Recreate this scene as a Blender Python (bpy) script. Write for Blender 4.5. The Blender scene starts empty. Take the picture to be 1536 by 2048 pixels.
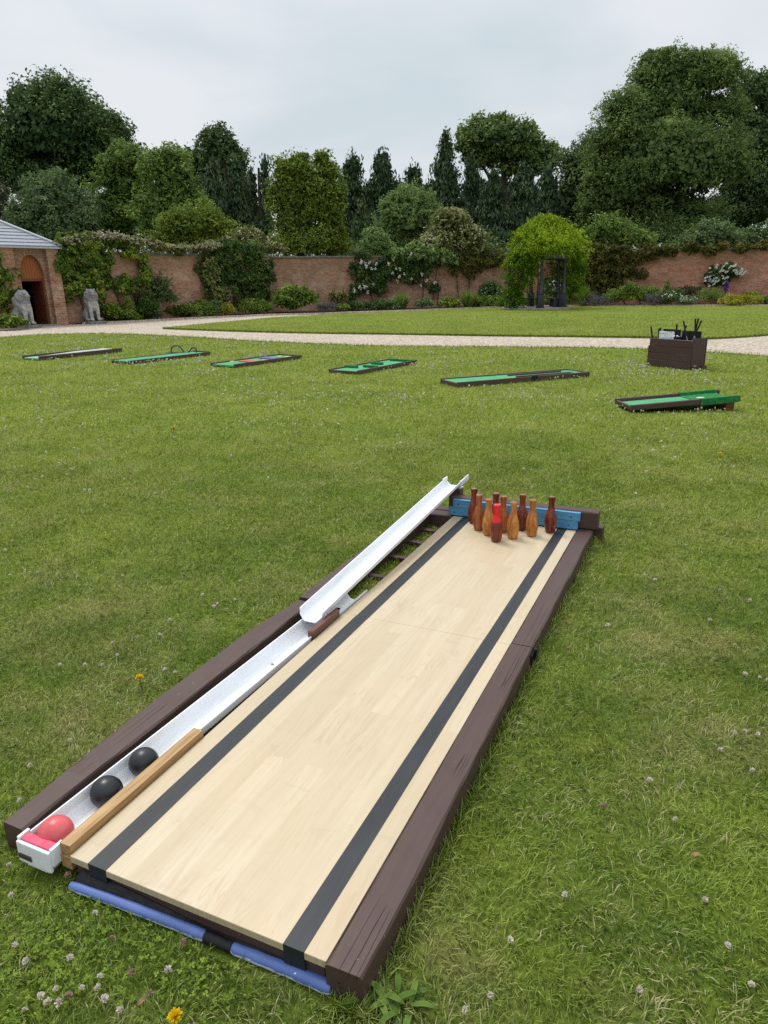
import bpy, bmesh, math, random
import numpy as np
from mathutils import Vector, Matrix

scene = bpy.context.scene
COL = scene.collection
R = math.radians
rng = np.random.default_rng(11)
random.seed(5)

# ------------------------------------------------------------------ survey of the site
FOC = 1428.1
PITCH, ROLL, EYE = R(17.89), R(-1.0), 1.55
_c, _s = math.cos(ROLL), math.sin(ROLL)
_U = np.array([0, math.sin(PITCH), math.cos(PITCH)])
_F = np.array([0, math.cos(PITCH), -math.sin(PITCH)])
_X = np.array([1.0, 0, 0])
CR = _c * _X + _s * _U
CU = -_s * _X + _c * _U


def ray(px, py):
    return _F + CR * (px - 768) / FOC - CU * (py - 1024) / FOC


def gp(px, py, z=0.0):
    """point of the site seen at this place of the photo, at height z"""
    d = ray(px, py)
    t = (z - EYE) / d[2]
    return np.array([d[0] * t, d[1] * t, z])


def at(px, py, Y):
    """point at distance Y down the garden"""
    d = ray(px, py)
    t = Y / d[1]
    return np.array([d[0] * t, Y, EYE + d[2] * t])


# ------------------------------------------------------------------ object helpers
def link(o, parent=None):
    COL.objects.link(o)
    if parent is not None:
        o.parent = parent
    return o


def tag(o, label=None, cat=None, group=None, kind=None):
    if label:
        o['label'] = label
    if cat:
        o['category'] = cat
    if group:
        o['group'] = group
    if kind:
        o['kind'] = kind
    return o


def thing(name, label, cat, loc=(0, 0, 0), rz=0.0, group=None):
    o = bpy.data.objects.new(name, None)
    o.empty_display_size = 0.1
    o.location = loc
    o.rotation_euler = (0, 0, rz)
    link(o)
    return tag(o, label, cat, group)


class MB:
    def __init__(self):
        self.v, self.f, self.m = [], [], []

    def add(self, verts, faces, mi=0):
        b = len(self.v)
        self.v += [tuple(p) for p in verts]
        self.f += [tuple(b + i for i in f) for f in faces]
        self.m += [mi] * len(faces)
        return self

    def bm(self, bm, mat=None, mi=0):
        if mat is not None:
            bmesh.ops.transform(bm, matrix=mat, verts=bm.verts)
        bm.verts.index_update()
        self.add([v.co[:] for v in bm.verts], [[v.index for v in f.verts] for f in bm.faces], mi)
        bm.free()
        return self

    def box(self, x0, x1, y0, y1, z0, z1, bev=0.0, mat=None, mi=0):
        bm = bmesh.new()
        bmesh.ops.create_cube(bm, size=1)
        for v in bm.verts:
            v.co = Vector(((x0 + x1) / 2 + v.co.x * (x1 - x0), (y0 + y1) / 2 + v.co.y * (y1 - y0), (z0 + z1) / 2 + v.co.z * (z1 - z0)))
        if bev > 0:
            bmesh.ops.bevel(bm, geom=list(bm.edges), offset=bev, segments=2, affect='EDGES', profile=0.6)
        return self.bm(bm, mat, mi)

    def tube(self, pts, rad, n=10, caps=True, mi=0):
        pts = [Vector(p) for p in pts]
        rads = rad if isinstance(rad, (list, tuple)) else [rad] * len(pts)
        rings = []
        up = Vector((0, 0, 1))
        prev = None
        for i, p in enumerate(pts):
            t = (pts[min(i + 1, len(pts) - 1)] - pts[max(i - 1, 0)]).normalized()
            if prev is None:
                a = t.cross(up)
                if a.length < 1e-3:
                    a = t.cross(Vector((1, 0, 0)))
            else:
                a = prev - t * prev.dot(t)
            a.normalize()
            prev = a
            b = t.cross(a)
            rings.append([p + (a * math.cos(2 * math.pi * k / n) + b * math.sin(2 * math.pi * k / n)) * rads[i] for k in range(n)])
        v = [q for r in rings for q in r]
        f = []
        for i in range(len(rings) - 1):
            for k in range(n):
                f.append((i * n + k, i * n + (k + 1) % n, (i + 1) * n + (k + 1) % n, (i + 1) * n + k))
        if caps:
            f.append(tuple(range(n))[::-1])
            f.append(tuple((len(rings) - 1) * n + k for k in range(n)))
        return self.add(v, f, mi)

    def lathe(self, prof, n=24, mat=None, mi=0):
        v, f = [], []
        for r, z in prof:
            for k in range(n):
                a = 2 * math.pi * k / n
                v.append((r * math.cos(a), r * math.sin(a), z))
        for i in range(len(prof) - 1):
            for k in range(n):
                f.append((i * n + k, i * n + (k + 1) % n, (i + 1) * n + (k + 1) % n, (i + 1) * n + k))
        f.append(tuple(range(n))[::-1])
        f.append(tuple((len(prof) - 1) * n + k for k in range(n)))
        if mat is not None:
            v = [tuple(mat @ Vector(p)) for p in v]
        return self.add(v, f, mi)

    def build(self, name, mats, parent=None, smooth=False, loc=None, rz=None, recalc=True):
        me = bpy.data.meshes.new(name)
        me.from_pydata(self.v, [], self.f)
        mats = mats if isinstance(mats, (list, tuple)) else [mats]
        for m in mats:
            me.materials.append(m)
        me.polygons.foreach_set('material_index', self.m)
        if recalc:
            bm = bmesh.new()
            bm.from_mesh(me)
            bmesh.ops.recalc_face_normals(bm, faces=bm.faces)
            bm.to_mesh(me)
            bm.free()
        if smooth:
            me.polygons.foreach_set('use_smooth', [True] * len(me.polygons))
            try:
                me.set_sharp_from_angle(angle=R(40))
            except Exception:
                pass
        me.update()
        o = bpy.data.objects.new(name, me)
        if loc is not None:
            o.location = loc
        if rz is not None:
            o.rotation_euler = (0, 0, rz)
        return link(o, parent)


def beam(mb, x0, x1, y0, y1, z0, z1, axis='y', step=0.08, bev=0.006, jit=0.0015, seed=0, wane=0.0):
    """sawn timber: chamfered section swept along its length with small irregularities"""
    r = random.Random(seed)
    if axis == 'y':
        L0, L1, a0, a1 = y0, y1, x0, x1
    else:
        L0, L1, a0, a1 = x0, x1, y0, y1
    n = max(2, int((L1 - L0) / step))
    sec = [(a0 + bev, z0), (a1 - bev, z0), (a1, z0 + bev), (a1, z1 - bev), (a1 - bev, z1), (a0 + bev, z1), (a0, z1 - bev), (a0, z0 + bev)]
    V, F = [], []
    ph = [r.uniform(0, 6) for _ in range(8)]
    for i in range(n + 1):
        l = L0 + (L1 - L0) * i / n
        sh = math.sin(l * 3.1 + ph[0]) * jit
        for k, (a, z) in enumerate(sec):
            w = math.sin(l * 9 + ph[k]) * wane if k in (2, 3, 4) else 0
            aa = a + sh + r.uniform(-jit, jit) - w
            zz = z + r.uniform(-jit, jit) * 0.6
            V.append((aa, l, zz) if axis == 'y' else (l, aa, zz))
    for i in range(n):
        for k in range(8):
            F.append((i * 8 + k, i * 8 + (k + 1) % 8, (i + 1) * 8 + (k + 1) % 8, (i + 1) * 8 + k))
    F.append(tuple(range(8))[::-1])
    F.append(tuple(n * 8 + k for k in range(8)))
    mb.add(V, F)
    return mb


def quads_object(name, V, mat, parent=None, tint=None, loc=None, smooth=False):
    """V: (n,k,3) polygons of k corners; tint: one number per polygon"""
    n, k = V.shape[:2]
    me = bpy.data.meshes.new(name)
    me.vertices.add(n * k)
    me.vertices.foreach_set('co', V.reshape(-1).astype(np.float32))
    me.loops.add(n * k)
    me.loops.foreach_set('vertex_index', np.arange(n * k, dtype=np.int32))
    me.polygons.add(n)
    me.polygons.foreach_set('loop_start', np.arange(0, n * k, k, dtype=np.int32))
    me.polygons.foreach_set('loop_total', np.full(n, k, dtype=np.int32))
    if tint is not None:
        a = me.attributes.new('tint', 'FLOAT', 'FACE')
        a.data.foreach_set('value', tint.astype(np.float32))
    me.materials.append(mat)
    me.update(calc_edges=True)
    o = bpy.data.objects.new(name, me)
    if loc is not None:
        o.location = loc
    return link(o, parent)


# ------------------------------------------------------------------ material helpers
class N:
    def __init__(self, name):
        self.mat = bpy.data.materials.new(name)
        self.mat.use_nodes = True
        self.nt = self.mat.node_tree
        self.nt.nodes.clear()
        self.out = self.nt.nodes.new('ShaderNodeOutputMaterial')

    def n(self, t, **kw):
        nd = self.nt.nodes.new('ShaderNode' + t)
        for k, v in kw.items():
            setattr(nd, k, v)
        return nd

    def l(self, a, b):
        self.nt.links.new(a, b)

    def put(self, sock, v):
        if isinstance(v, bpy.types.NodeSocket):
            self.l(v, sock)
        else:
            if sock.type == 'RGBA' and len(v) == 3:
                v = (*v, 1)
            sock.default_value = v

    def coord(self, kind='Object', scale=(1, 1, 1)):
        if kind == 'World':
            o = self.n('NewGeometry').outputs['Position']
        else:
            o = self.n('TexCoord').outputs[kind]
        m = self.n('Mapping')
        self.l(o, m.inputs['Vector'])
        m.inputs['Scale'].default_value = scale
        return m.outputs['Vector']

    def noise(self, vec, scale=5, detail=4, rough=0.55, dist=0.0):
        t = self.n('TexNoise')
        self.l(vec, t.inputs['Vector'])
        t.inputs['Scale'].default_value = scale
        t.inputs['Detail'].default_value = detail
        t.inputs['Roughness'].default_value = rough
        t.inputs['Distortion'].default_value = dist
        return t.outputs['Fac']

    def ramp(self, fac, stops, interp='LINEAR'):
        r = self.n('ValToRGB')
        self.put(r.inputs['Fac'], fac)
        cr = r.color_ramp
        cr.interpolation = interp
        while len(cr.elements) < len(stops):
            cr.elements.new(0.5)
        for e, (p, c) in zip(cr.elements, stops):
            e.position = p
            e.color = (c, c, c, 1) if isinstance(c, (int, float)) else (*c, 1)
        return r.outputs['Color']

    def mix(self, fac, a, b, mode='MIX'):
        m = self.n('Mix', data_type='RGBA', blend_type=mode)
        self.put(m.inputs[0], fac)
        self.put(m.inputs[6], a)
        self.put(m.inputs[7], b)
        return m.outputs[2]

    def math(self, op, a, b=0.0, clamp=False):
        m = self.n('Math', operation=op, use_clamp=clamp)
        self.put(m.inputs[0], a)
        self.put(m.inputs[1], b)
        return m.outputs[0]

    def bump(self, h, strength=0.3, dist=0.01):
        b = self.n('Bump')
        self.put(b.inputs['Height'], h)
        b.inputs['Strength'].default_value = strength
        b.inputs['Distance'].default_value = dist
        return b.outputs['Normal']

    def done(self, col, rough=0.6, spec=0.5, normal=None, coat=0.0, trans=0.0, metal=0.0):
        p = self.n('BsdfPrincipled')
        self.put(p.inputs['Base Color'], col)
        self.put(p.inputs['Roughness'], rough)
        self.put(p.inputs['Specular IOR Level'], spec)
        p.inputs['Metallic'].default_value = metal
        p.inputs['Coat Weight'].default_value = coat
        p.inputs['Coat Roughness'].default_value = 0.15
        if normal is not None:
            self.l(normal, p.inputs['Normal'])
        if trans > 0:
            t = self.n('BsdfTranslucent')
            self.put(t.inputs['Color'], col)
            mx = self.n('MixShader')
            mx.inputs[0].default_value = trans
            self.l(p.outputs[0], mx.inputs[1])
            self.l(t.outputs[0], mx.inputs[2])
            self.l(mx.outputs[0], self.out.inputs['Surface'])
        else:
            self.l(p.outputs[0], self.out.inputs['Surface'])
        return self.mat


def leaf_mat(name, dark, mid, light, trans=0.28, rough=0.6, spec=0.1):
    m = N(name)
    a = m.n('Attribute', attribute_name='tint')
    c = m.ramp(a.outputs['Fac'], [(0.0, dark), (0.5, mid), (1.0, light)])
    return m.done(c, rough, spec, trans=trans)


def plain(name, c1, c2, scale=8, stretch=(1, 1, 1), rough=0.6, spec=0.4, bump=0.2, bd=0.003, coat=0.0, metal=0.0, coord='Object', lo=0.35, hi=0.7):
    m = N(name)
    v = m.coord(coord, stretch)
    f = m.noise(v, scale, 6, 0.6)
    c = m.ramp(f, [(lo, c1), (hi, c2)])
    return m.done(c, rough, spec, m.bump(f, bump, bd) if bump else None, coat, metal=metal)


def brown_timber(name, along, base=(0.073, 0.042, 0.034), dark=(0.042, 0.023, 0.019), chip=0.72):
    """old timber under dark brown paint: grain, drying cracks, chips"""
    m = N(name)
    st = {'x': (1.0, 14, 14), 'y': (14, 1.0, 14), 'z': (14, 14, 1)}[along]
    st2 = {'x': (0.22, 22, 22), 'y': (22, 0.22, 22), 'z': (22, 22, .22)}[along]
    g = m.noise(m.coord('Object', st), 3.5, 8, 0.65, 0.4)
    big = m.noise(m.coord('Object'), 3.0, 3, 0.5)
    col = m.mix(m.ramp(g, [(0.25, 0.25), (0.7, 1.0)]), dark, base)
    col = m.mix(m.math('MULTIPLY', big, 0.4), col, (0.098, 0.06, 0.053))
    cr = m.noise(m.coord('Object', st2), 1.1, 2, 0.4, 0.15)
    crack = m.ramp(m.math('ABSOLUTE', m.math('SUBTRACT', cr, 0.5)), [(0.0, 1.0), (0.008, 0.0)])
    sparse = m.ramp(m.noise(m.coord('Object'), 2.1, 2), [(0.52, 0.0), (0.6, 1.0)])
    crack = m.mix(sparse, (0, 0, 0), crack)
    col = m.mix(crack, col, (0.012, 0.007, 0.006))
    ch = m.ramp(m.noise(m.coord('Object'), 55, 4, 0.6), [(chip, 0.0), (chip + 0.02, 1.0)])
    col = m.mix(ch, col, (0.27, 0.2, 0.13))
    h = m.math('SUBTRACT', m.math('MULTIPLY', g, 0.6), m.math('MULTIPLY', crack, 1.0))
    return m.done(col, 0.5, 0.35, m.bump(h, 0.6, 0.004))


def maple():
    """printed maple laminate: staggered blocks with fine grain"""
    m = N('maple laminate')
    v = m.coord('Object')
    sep = m.n('SeparateXYZ')
    m.l(v, sep.inputs[0])
    cmb = m.n('CombineXYZ')
    m.l(sep.outputs[1], cmb.inputs[0])
    m.l(sep.outputs[0], cmb.inputs[1])
    br = m.n('TexBrick')
    m.l(cmb.outputs[0], br.inputs['Vector'])
    br.offset = 0.37
    br.offset_frequency = 2
    br.squash = 1.0
    br.inputs['Scale'].default_value = 1.0
    br.inputs['Brick Width'].default_value = 0.93
    br.inputs['Row Height'].default_value = 0.0655
    br.inputs['Mortar Size'].default_value = 0.0
    br.inputs['Bias'].default_value = 0.0
    br.inputs['Color1'].default_value = (0.0, 0.0, 0.0, 1)
    br.inputs['Color2'].default_value = (1.0, 1.0, 1.0, 1)
    bw = m.n('RGBToBW')
    m.l(br.outputs['Color'], bw.inputs[0])
    # grain shifts from block to block
    addv = m.n('VectorMath', operation='ADD')
    m.l(v, addv.inputs[0])
    cm2 = m.n('CombineXYZ')
    m.l(m.math('MULTIPLY', bw.outputs[0], 7.3), cm2.inputs[2])
    m.l(cm2.outputs[0], addv.inputs[1])
    mp = m.n('Mapping')
    m.l(addv.outputs[0], mp.inputs[0])
    mp.inputs['Scale'].default_value = (30, 2.0, 1)
    g = m.noise(mp.outputs[0], 1.6, 7, 0.62, 0.7)
    mp2 = m.n('Mapping')
    m.l(addv.outputs[0], mp2.inputs[0])
    mp2.inputs['Scale'].default_value = (7, 0.75, 1)
    g2 = m.noise(mp2.outputs[0], 1.4, 3, 0.5, 1.2)
    rings = m.math('SINE', m.math('MULTIPLY', g2, 70.0))
    ring = m.ramp(rings, [(0.55, 0.0), (1.0, 1.0)])
    big = m.noise(v, 2.2, 3, 0.5)
    col = m.mix(bw.outputs[0], (0.485, 0.395, 0.262), (0.55, 0.462, 0.322))
    col = m.mix(m.ramp(g, [(0.35, 0.0), (0.74, 0.5)]), col, (0.385, 0.295, 0.185))
    rmask = m.ramp(m.noise(v, 4.0, 2), [(0.46, 0.0), (0.64, 0.4)])
    col = m.mix(m.mix(1.0, ring, rmask, 'MULTIPLY'), col, (0.38, 0.275, 0.165))
    col = m.mix(m.ramp(big, [(0.42, 0.0), (0.8, 0.4)]), col, (0.53, 0.385, 0.25))
    sp = m.ramp(m.noise(v, 95, 2, 0.5), [(0.775, 0.0), (0.79, 1.0)])
    col = m.mix(m.math('MULTIPLY', sp, 0.8), col, (0.16, 0.10, 0.06))
    sm = m.ramp(m.noise(m.coord('Object', (1.0, 2.2, 1)), 6.5, 5, 0.65, 0.8), [(0.58, 0.0), (0.78, 0.28)])
    col = m.mix(sm, col, (0.33, 0.25, 0.16))
    rough = m.math('ADD', m.math('MULTIPLY', g, 0.15), 0.33)
    return m.done(col, rough, 0.4, m.bump(g, 0.05, 0.001))


def turf_color(m, tint=None):
    """colour of the sward at a place of the garden; greener, yellower and strawy patches"""
    w = m.coord('World')
    a = m.noise(w, 0.55, 5, 0.62)
    b = m.noise(w, 2.3, 5, 0.65)
    c = m.noise(w, 1.1, 6, 0.7)
    far = m.n('SeparateXYZ')
    m.l(w, far.inputs[0])
    green = m.mix(m.ramp(a, [(0.35, 0.0), (0.65, 1.0)]), (0.135, 0.198, 0.024), (0.25, 0.305, 0.046))
    green = m.mix(m.ramp(b, [(0.4, 0.0), (0.68, 0.7)]), green, (0.085, 0.145, 0.025))
    col = m.mix(m.ramp(c, [(0.5, 0.0), (0.68, 0.75)]), green, (0.35, 0.31, 0.12))
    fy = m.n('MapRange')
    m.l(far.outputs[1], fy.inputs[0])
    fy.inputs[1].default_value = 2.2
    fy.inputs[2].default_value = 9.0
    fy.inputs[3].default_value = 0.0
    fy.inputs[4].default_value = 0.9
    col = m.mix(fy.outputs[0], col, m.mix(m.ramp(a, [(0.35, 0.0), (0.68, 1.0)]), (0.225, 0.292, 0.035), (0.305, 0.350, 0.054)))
    if tint is not None:
        col = m.mix(1.0, col, m.ramp(tint, [(0.0, 0.42), (0.5, 1.0), (0.86, 1.5), (1.0, 1.6)]), 'MULTIPLY')
        col = m.mix(m.ramp(tint, [(0.87, 0.0), (0.89, 0.85)]), col, (0.43, 0.39, 0.19))
    return col


def lawn_mat():
    m = N('lawn soil and thatch')
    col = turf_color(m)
    w = m.coord('World')
    f = m.noise(w, 60, 5, 0.7)
    g = m.noise(w, 14, 5, 0.7)
    col = m.mix(1.0, col, m.ramp(f, [(0.3, 0.45), (0.7, 1.15)]), 'MULTIPLY')
    col = m.mix(1.0, col, m.ramp(g, [(0.3, 0.7), (0.7, 1.15)]), 'MULTIPLY')
    col = m.mix(1.0, col, (0.74, 0.76, 0.7), 'MULTIPLY')  # base darkened evenly, standing in for shade among the blades
    return m.done(col, 0.9, 0.1, m.bump(f, 0.6, 0.02))


def blade_mat():
    m = N('grass blades')
    a = m.n('Attribute', attribute_name='tint')
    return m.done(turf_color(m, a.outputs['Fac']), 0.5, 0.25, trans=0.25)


def gravel_mat():
    m = N('gravel')
    w = m.coord('World')
    vo = m.n('TexVoronoi', feature='F1')
    m.l(w, vo.inputs['Vector'])
    vo.inputs['Scale'].default_value = 24
    bw = m.n('RGBToBW')
    m.l(vo.outputs['Color'], bw.inputs[0])
    col = m.ramp(bw.outputs[0], [(0.2, (0.27, 0.21, 0.16)), (0.45, (0.45, 0.37, 0.285)), (0.62, (0.55, 0.47, 0.375)), (0.8, (0.62, 0.56, 0.48))])
    big = m.noise(w, 0.9, 5, 0.6)
    col = m.mix(m.ramp(big, [(0.4, 0.0), (0.75, 0.5)]), col, (0.36, 0.29, 0.22))
    f = m.noise(w, 9, 6, 0.75)
    col = m.mix(1.0, col, m.ramp(f, [(0.3, 0.72), (0.7, 1.12)]), 'MULTIPLY')
    return m.done(col, 0.9, 0.15, m.bump(m.math('SUBTRACT', 1.0, vo.outputs['Distance']), 0.6, 0.03))


def brick_mat(name, redness=1.0, stain=1.0):
    m = N(name)
    v = m.coord('Object')
    sep = m.n('SeparateXYZ')
    m.l(v, sep.inputs[0])
    cmb = m.n('CombineXYZ')
    m.l(m.math('ADD', sep.outputs[0], sep.outputs[1]), cmb.inputs[0])
    m.l(sep.outputs[2], cmb.inputs[1])
    br = m.n('TexBrick')
    m.l(cmb.outputs[0], br.inputs['Vector'])
    br.inputs['Scale'].default_value = 1.0
    br.inputs['Brick Width'].default_value = 0.235
    br.inputs['Row Height'].default_value = 0.078
    br.inputs['Mortar Size'].default_value = 0.008
    br.inputs['Mortar Smooth'].default_value = 0.4
    br.inputs['Bias'].default_value = -0.1
    br.inputs['Color1'].default_value = (0.31 * redness, 0.13, 0.078, 1)
    br.inputs['Color2'].default_value = (0.52 * redness, 0.265, 0.165, 1)
    br.inputs['Mortar'].default_value = (0.40, 0.34, 0.28, 1)
    n1 = m.noise(m.coord('Object', (1, 1, 1.3)), 0.9, 6, 0.65)
    n2 = m.noise(m.coord('Object', (0.8, 0.8, 1.6)), 1.1, 7, 0.72)
    n3 = m.noise(m.coord('Object', (3.0, 3.0, 9.0)), 2.2, 5, 0.75)
    col = m.mix(m.ramp(n1, [(0.36, 0.0), (0.66, 0.65 * stain)]), br.outputs['Color'], (0.22, 0.12, 0.07))
    col = m.mix(m.ramp(n2, [(0.47, 0.0), (0.66, 0.75 * stain)]), col, (0.50, 0.36, 0.25))
    col = m.mix(1.0, col, m.ramp(n3, [(0.3, 0.5), (0.7, 1.4)]), 'MULTIPLY')
    # weathering: darker and mossier under the coping
    top = m.n('MapRange')
    m.l(sep.outputs[2], top.inputs[0])
    top.inputs[1].default_value = 1.9
    top.inputs[2].default_value = 3.0
    tf = m.math('MULTIPLY', top.outputs[0], m.ramp(m.noise(v, 1.4, 5, 0.7), [(0.35, 0.1), (0.7, 0.85)]))
    col = m.mix(tf, col, (0.165, 0.125, 0.055))
    return m.done(col, 0.85, 0.2, m.bump(br.outputs['Fac'], 0.4, -0.01))


def varnished(name, c1, c2, c3):
    m = N(name)
    info = m.n('ObjectInfo')
    v = m.coord('Object', (1, 1, 0.22))
    off = m.n('VectorMath', operation='ADD')
    m.l(v, off.inputs[0])
    cm = m.n('CombineXYZ')
    m.l(m.math('MULTIPLY', info.outputs['Random'], 9.0), cm.inputs[0])
    m.l(m.math('MULTIPLY', info.outputs['Random'], 3.0), cm.inputs[1])
    m.l(cm.outputs[0], off.inputs[1])
    g = m.noise(off.outputs[0], 26, 4, 0.6, 1.5)
    w = m.math('SINE', m.math('MULTIPLY', m.noise(off.outputs[0], 9, 3, 0.5, 1.0), 60.0))
    col = m.ramp(g, [(0.3, c1), (0.5, c2), (0.72, c3)])
    col = m.mix(m.ramp(w, [(0.4, 0.0), (1.0, 0.5)]), col, c1)
    scuff = m.ramp(m.noise(m.coord('Object', (1, 1, 6)), 30, 4, 0.7), [(0.66, 0.0), (0.75, 0.5)])
    col = m.mix(scuff, col, (0.36, 0.2, 0.14))
    return m.done(col, 0.33, 0.4, m.bump(g, 0.08, 0.001), coat=0.12)


M = {}
M['lawn'] = lawn_mat()
M['blade'] = blade_mat()
M['gravel'] = gravel_mat()
M['soil'] = plain('border soil', (0.028, 0.02, 0.014), (0.06, 0.045, 0.032), 20, bump=0.5, bd=0.03, rough=0.95, spec=0.1)
M['field'] = plain('field', (0.035, 0.055, 0.018), (0.07, 0.09, 0.03), 0.3, bump=0, rough=0.95, spec=0.1)
M['maple'] = maple()
M['timber_y'] = brown_timber('brown painted timber', 'y')
M['timber_x'] = brown_timber('brown painted cross timber', 'x')
M['box_x'] = brown_timber('brown painted box board', 'x', (0.062, 0.03, 0.026), (0.035, 0.017, 0.015), 0.8)
M['tape'] = plain('black cloth tape', (0.012, 0.014, 0.016), (0.022, 0.025, 0.029), 6, (8, 1, 1), 0.45, 0.4, 0.08)
M['black'] = plain('black paint', (0.006, 0.006, 0.007), (0.016, 0.016, 0.018), 12, rough=0.5, spec=0.3)
M['foam_black'] = plain('black foam', (0.007, 0.007, 0.009), (0.02, 0.02, 0.023), 60, rough=0.7, spec=0.3, bump=0.4)


def white_plastic():
    m = N('white gutter plastic')
    v = m.coord('Object', (9, 0.7, 3))
    f = m.noise(v, 4, 6, 0.7, 0.3)
    col = m.ramp(f, [(0.3, (0.68, 0.69, 0.71)), (0.65, (0.77, 0.78, 0.80))])
    st = m.ramp(m.noise(m.coord('Object', (14, .8, 6)), 2.5, 3, 0.5, 0.2), [(0.58, 0.0), (0.75, 0.35)])
    col = m.mix(st, col, (0.5, 0.48, 0.45))
    return m.done(col, 0.4, 0.4)


M['pvc'] = white_plastic()


def blue_board():
    m = N('flaking blue paint')
    g = m.noise(m.coord('Object', (1.5, 10, 14)), 4, 7, 0.65, 0.3)
    col = m.ramp(g, [(0.3, (0.055, 0.2, 0.37)), (0.55, (0.085, 0.28, 0.49)), (0.8, (0.15, 0.37, 0.58))])
    cr = m.ramp(g, [(0.19, 1.0), (0.24, 0.0)])
    col = m.mix(cr, col, (0.02, 0.05, 0.08))
    return m.done(col, 0.5, 0.4, m.bump(g, 0.4, 0.003))


M['blue'] = blue_board()
M['oak'] = plain('oiled oak', (0.27, 0.145, 0.05), (0.47, 0.30, 0.13), 5, (16, 1, 16), 0.45, 0.4, 0.25)
M['oak_dark'] = plain('dark stained oak', (0.06, 0.02, 0.012), (0.16, 0.055, 0.03), 5, (16, 1, 16), 0.35, 0.5, 0.25)
M['screw'] = plain('dark screw head', (0.01, 0.02, 0.04), (0.03, 0.05, 0.08), 20, rough=0.4, bump=0)
M['steel'] = plain('steel', (0.35, 0.35, 0.36), (0.5, 0.5, 0.5), 20, rough=0.3, bump=0, metal=0.7)


def ball_mat(name, base, hi, fleck, famount):
    m = N(name)
    v = m.coord('Object')
    f = m.noise(v, 14, 5, 0.7)
    col = m.ramp(f, [(0.35, base), (0.7, hi)])
    s = m.ramp(m.noise(v, 70, 3, 0.6), [(famount, 0.0), (famount + 0.03, 1.0)])
    col = m.mix(s, col, fleck)
    return m.done(col, m.math('ADD', m.math('MULTIPLY', f, 0.3), 0.22), 0.45, m.bump(m.noise(v, 45, 4, 0.6), 0.25, 0.002))


M['ball_black'] = ball_mat('black rubber', (0.007, 0.008, 0.010), (0.016, 0.017, 0.020), (0.2, 0.2, 0.2), 0.76)
M['ball_red'] = ball_mat('scuffed red rubber', (0.52, 0.07, 0.085), (0.66, 0.125, 0.13), (0.34, 0.05, 0.05), 0.66)
M['foam_pink'] = plain('pink foam', (0.62, 0.07, 0.13), (0.72, 0.13, 0.19), 40, rough=0.8, bump=0.3)


def worn_blue_foam():
    m = N('worn blue foam cover')
    v = m.coord('Object')
    ch = m.n('TexChecker')
    m.l(v, ch.inputs['Vector'])
    ch.inputs['Scale'].default_value = 260
    f = m.noise(v, 7, 5, 0.6)
    col = m.ramp(f, [(0.3, (0.075, 0.125, 0.33)), (0.7, (0.12, 0.185, 0.44))])
    col = m.mix(m.math('MULTIPLY', ch.outputs['Fac'], 0.16), col, (0.03, 0.06, 0.25))
    sep = m.n('SeparateXYZ')
    m.l(v, sep.inputs[0])
    front = m.n('MapRange')
    m.l(sep.outputs[2], front.inputs[0])
    front.inputs[1].default_value = 0.026
    front.inputs[2].default_value = 0.008
    wear = m.math('MULTIPLY', m.math('ADD', front.outputs[0], 0.22), m.noise(m.coord('Object', (1, 4, 4)), 48, 6, 0.75, 0.5))
    w = m.ramp(wear, [(0.33, 0.0), (0.39, 1.0)])
    w2 = m.ramp(m.noise(m.coord('Object', (1, 1, 1)), 60, 4, 0.7), [(0.69, 0.0), (0.72, 1.0)])
    col = m.mix(m.mix(1.0, w, w2, 'ADD'), col, (0.66, 0.7, 0.78))
    return m.done(col, 0.45, 0.4, m.bump(ch.outputs['Fac'], 0.12, 0.001))


M['blue_foam'] = worn_blue_foam()
M['pin_dark'] = varnished('dark varnished hardwood', (0.06, 0.009, 0.005), (0.17, 0.03, 0.012), (0.26, 0.065, 0.026))
M['pin_light'] = varnished('golden varnished hardwood', (0.24, 0.075, 0.014), (0.47, 0.175, 0.034), (0.60, 0.29, 0.08))
M['pin_mid'] = varnished('reddish varnished hardwood', (0.14, 0.03, 0.010), (0.33, 0.095, 0.024), (0.44, 0.16, 0.05))
M['pin_red'] = plain('red paint', (0.62, 0.012, 0.016), (0.74, 0.022, 0.026), 25, rough=0.35, bump=0.05)
M['pin_top'] = plain('worn pin top', (0.15, 0.07, 0.05), (0.30, 0.18, 0.13), 60, rough=0.6, bump=0.1)
M['felt'] = plain('green felt', (0.07, 0.27, 0.125), (0.115, 0.36, 0.18), 5, rough=0.95, spec=0.1, bump=0.2)
M['felt_dark'] = plain('deep green carpet', (0.018, 0.12, 0.035), (0.04, 0.22, 0.07), 18, rough=0.95, spec=0.1, bump=0.5)
M['felt_pale'] = plain('faded mint felt', (0.18, 0.34, 0.22), (0.30, 0.46, 0.33), 4, rough=0.95, spec=0.1, bump=0.1)
M['pale_board'] = plain('weathered grey ramp', (0.30, 0.34, 0.29), (0.44, 0.46, 0.40), 5, rough=0.8, bump=0.1)
M['hoop'] = plain('blue black hose', (0.012, 0.03, 0.06), (0.02, 0.05, 0.09), 20, rough=0.4, bump=0)
M['red_felt'] = plain('red pad', (0.40, 0.06, 0.07), (0.55, 0.12, 0.12), 12, rough=0.9, bump=0)
M['purple_felt'] = plain('purple pad', (0.13, 0.08, 0.22), (0.22, 0.15, 0.32), 12, rough=0.9, bump=0)
M['yellow_felt'] = plain('yellow pad', (0.5, 0.45, 0.1), (0.6, 0.55, 0.2), 12, rough=0.9, bump=0)


def speckle():
    m = N('speckled white card')
    v = m.coord('Object')
    s = m.ramp(m.noise(v, 26, 4, 0.75), [(0.52, 0.0), (0.58, .8)])
    col = m.mix(s, (0.8, 0.83, 0.85), (0.16, 0.17, 0.2))
    return m.done(col, 0.6, 0.3)


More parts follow.
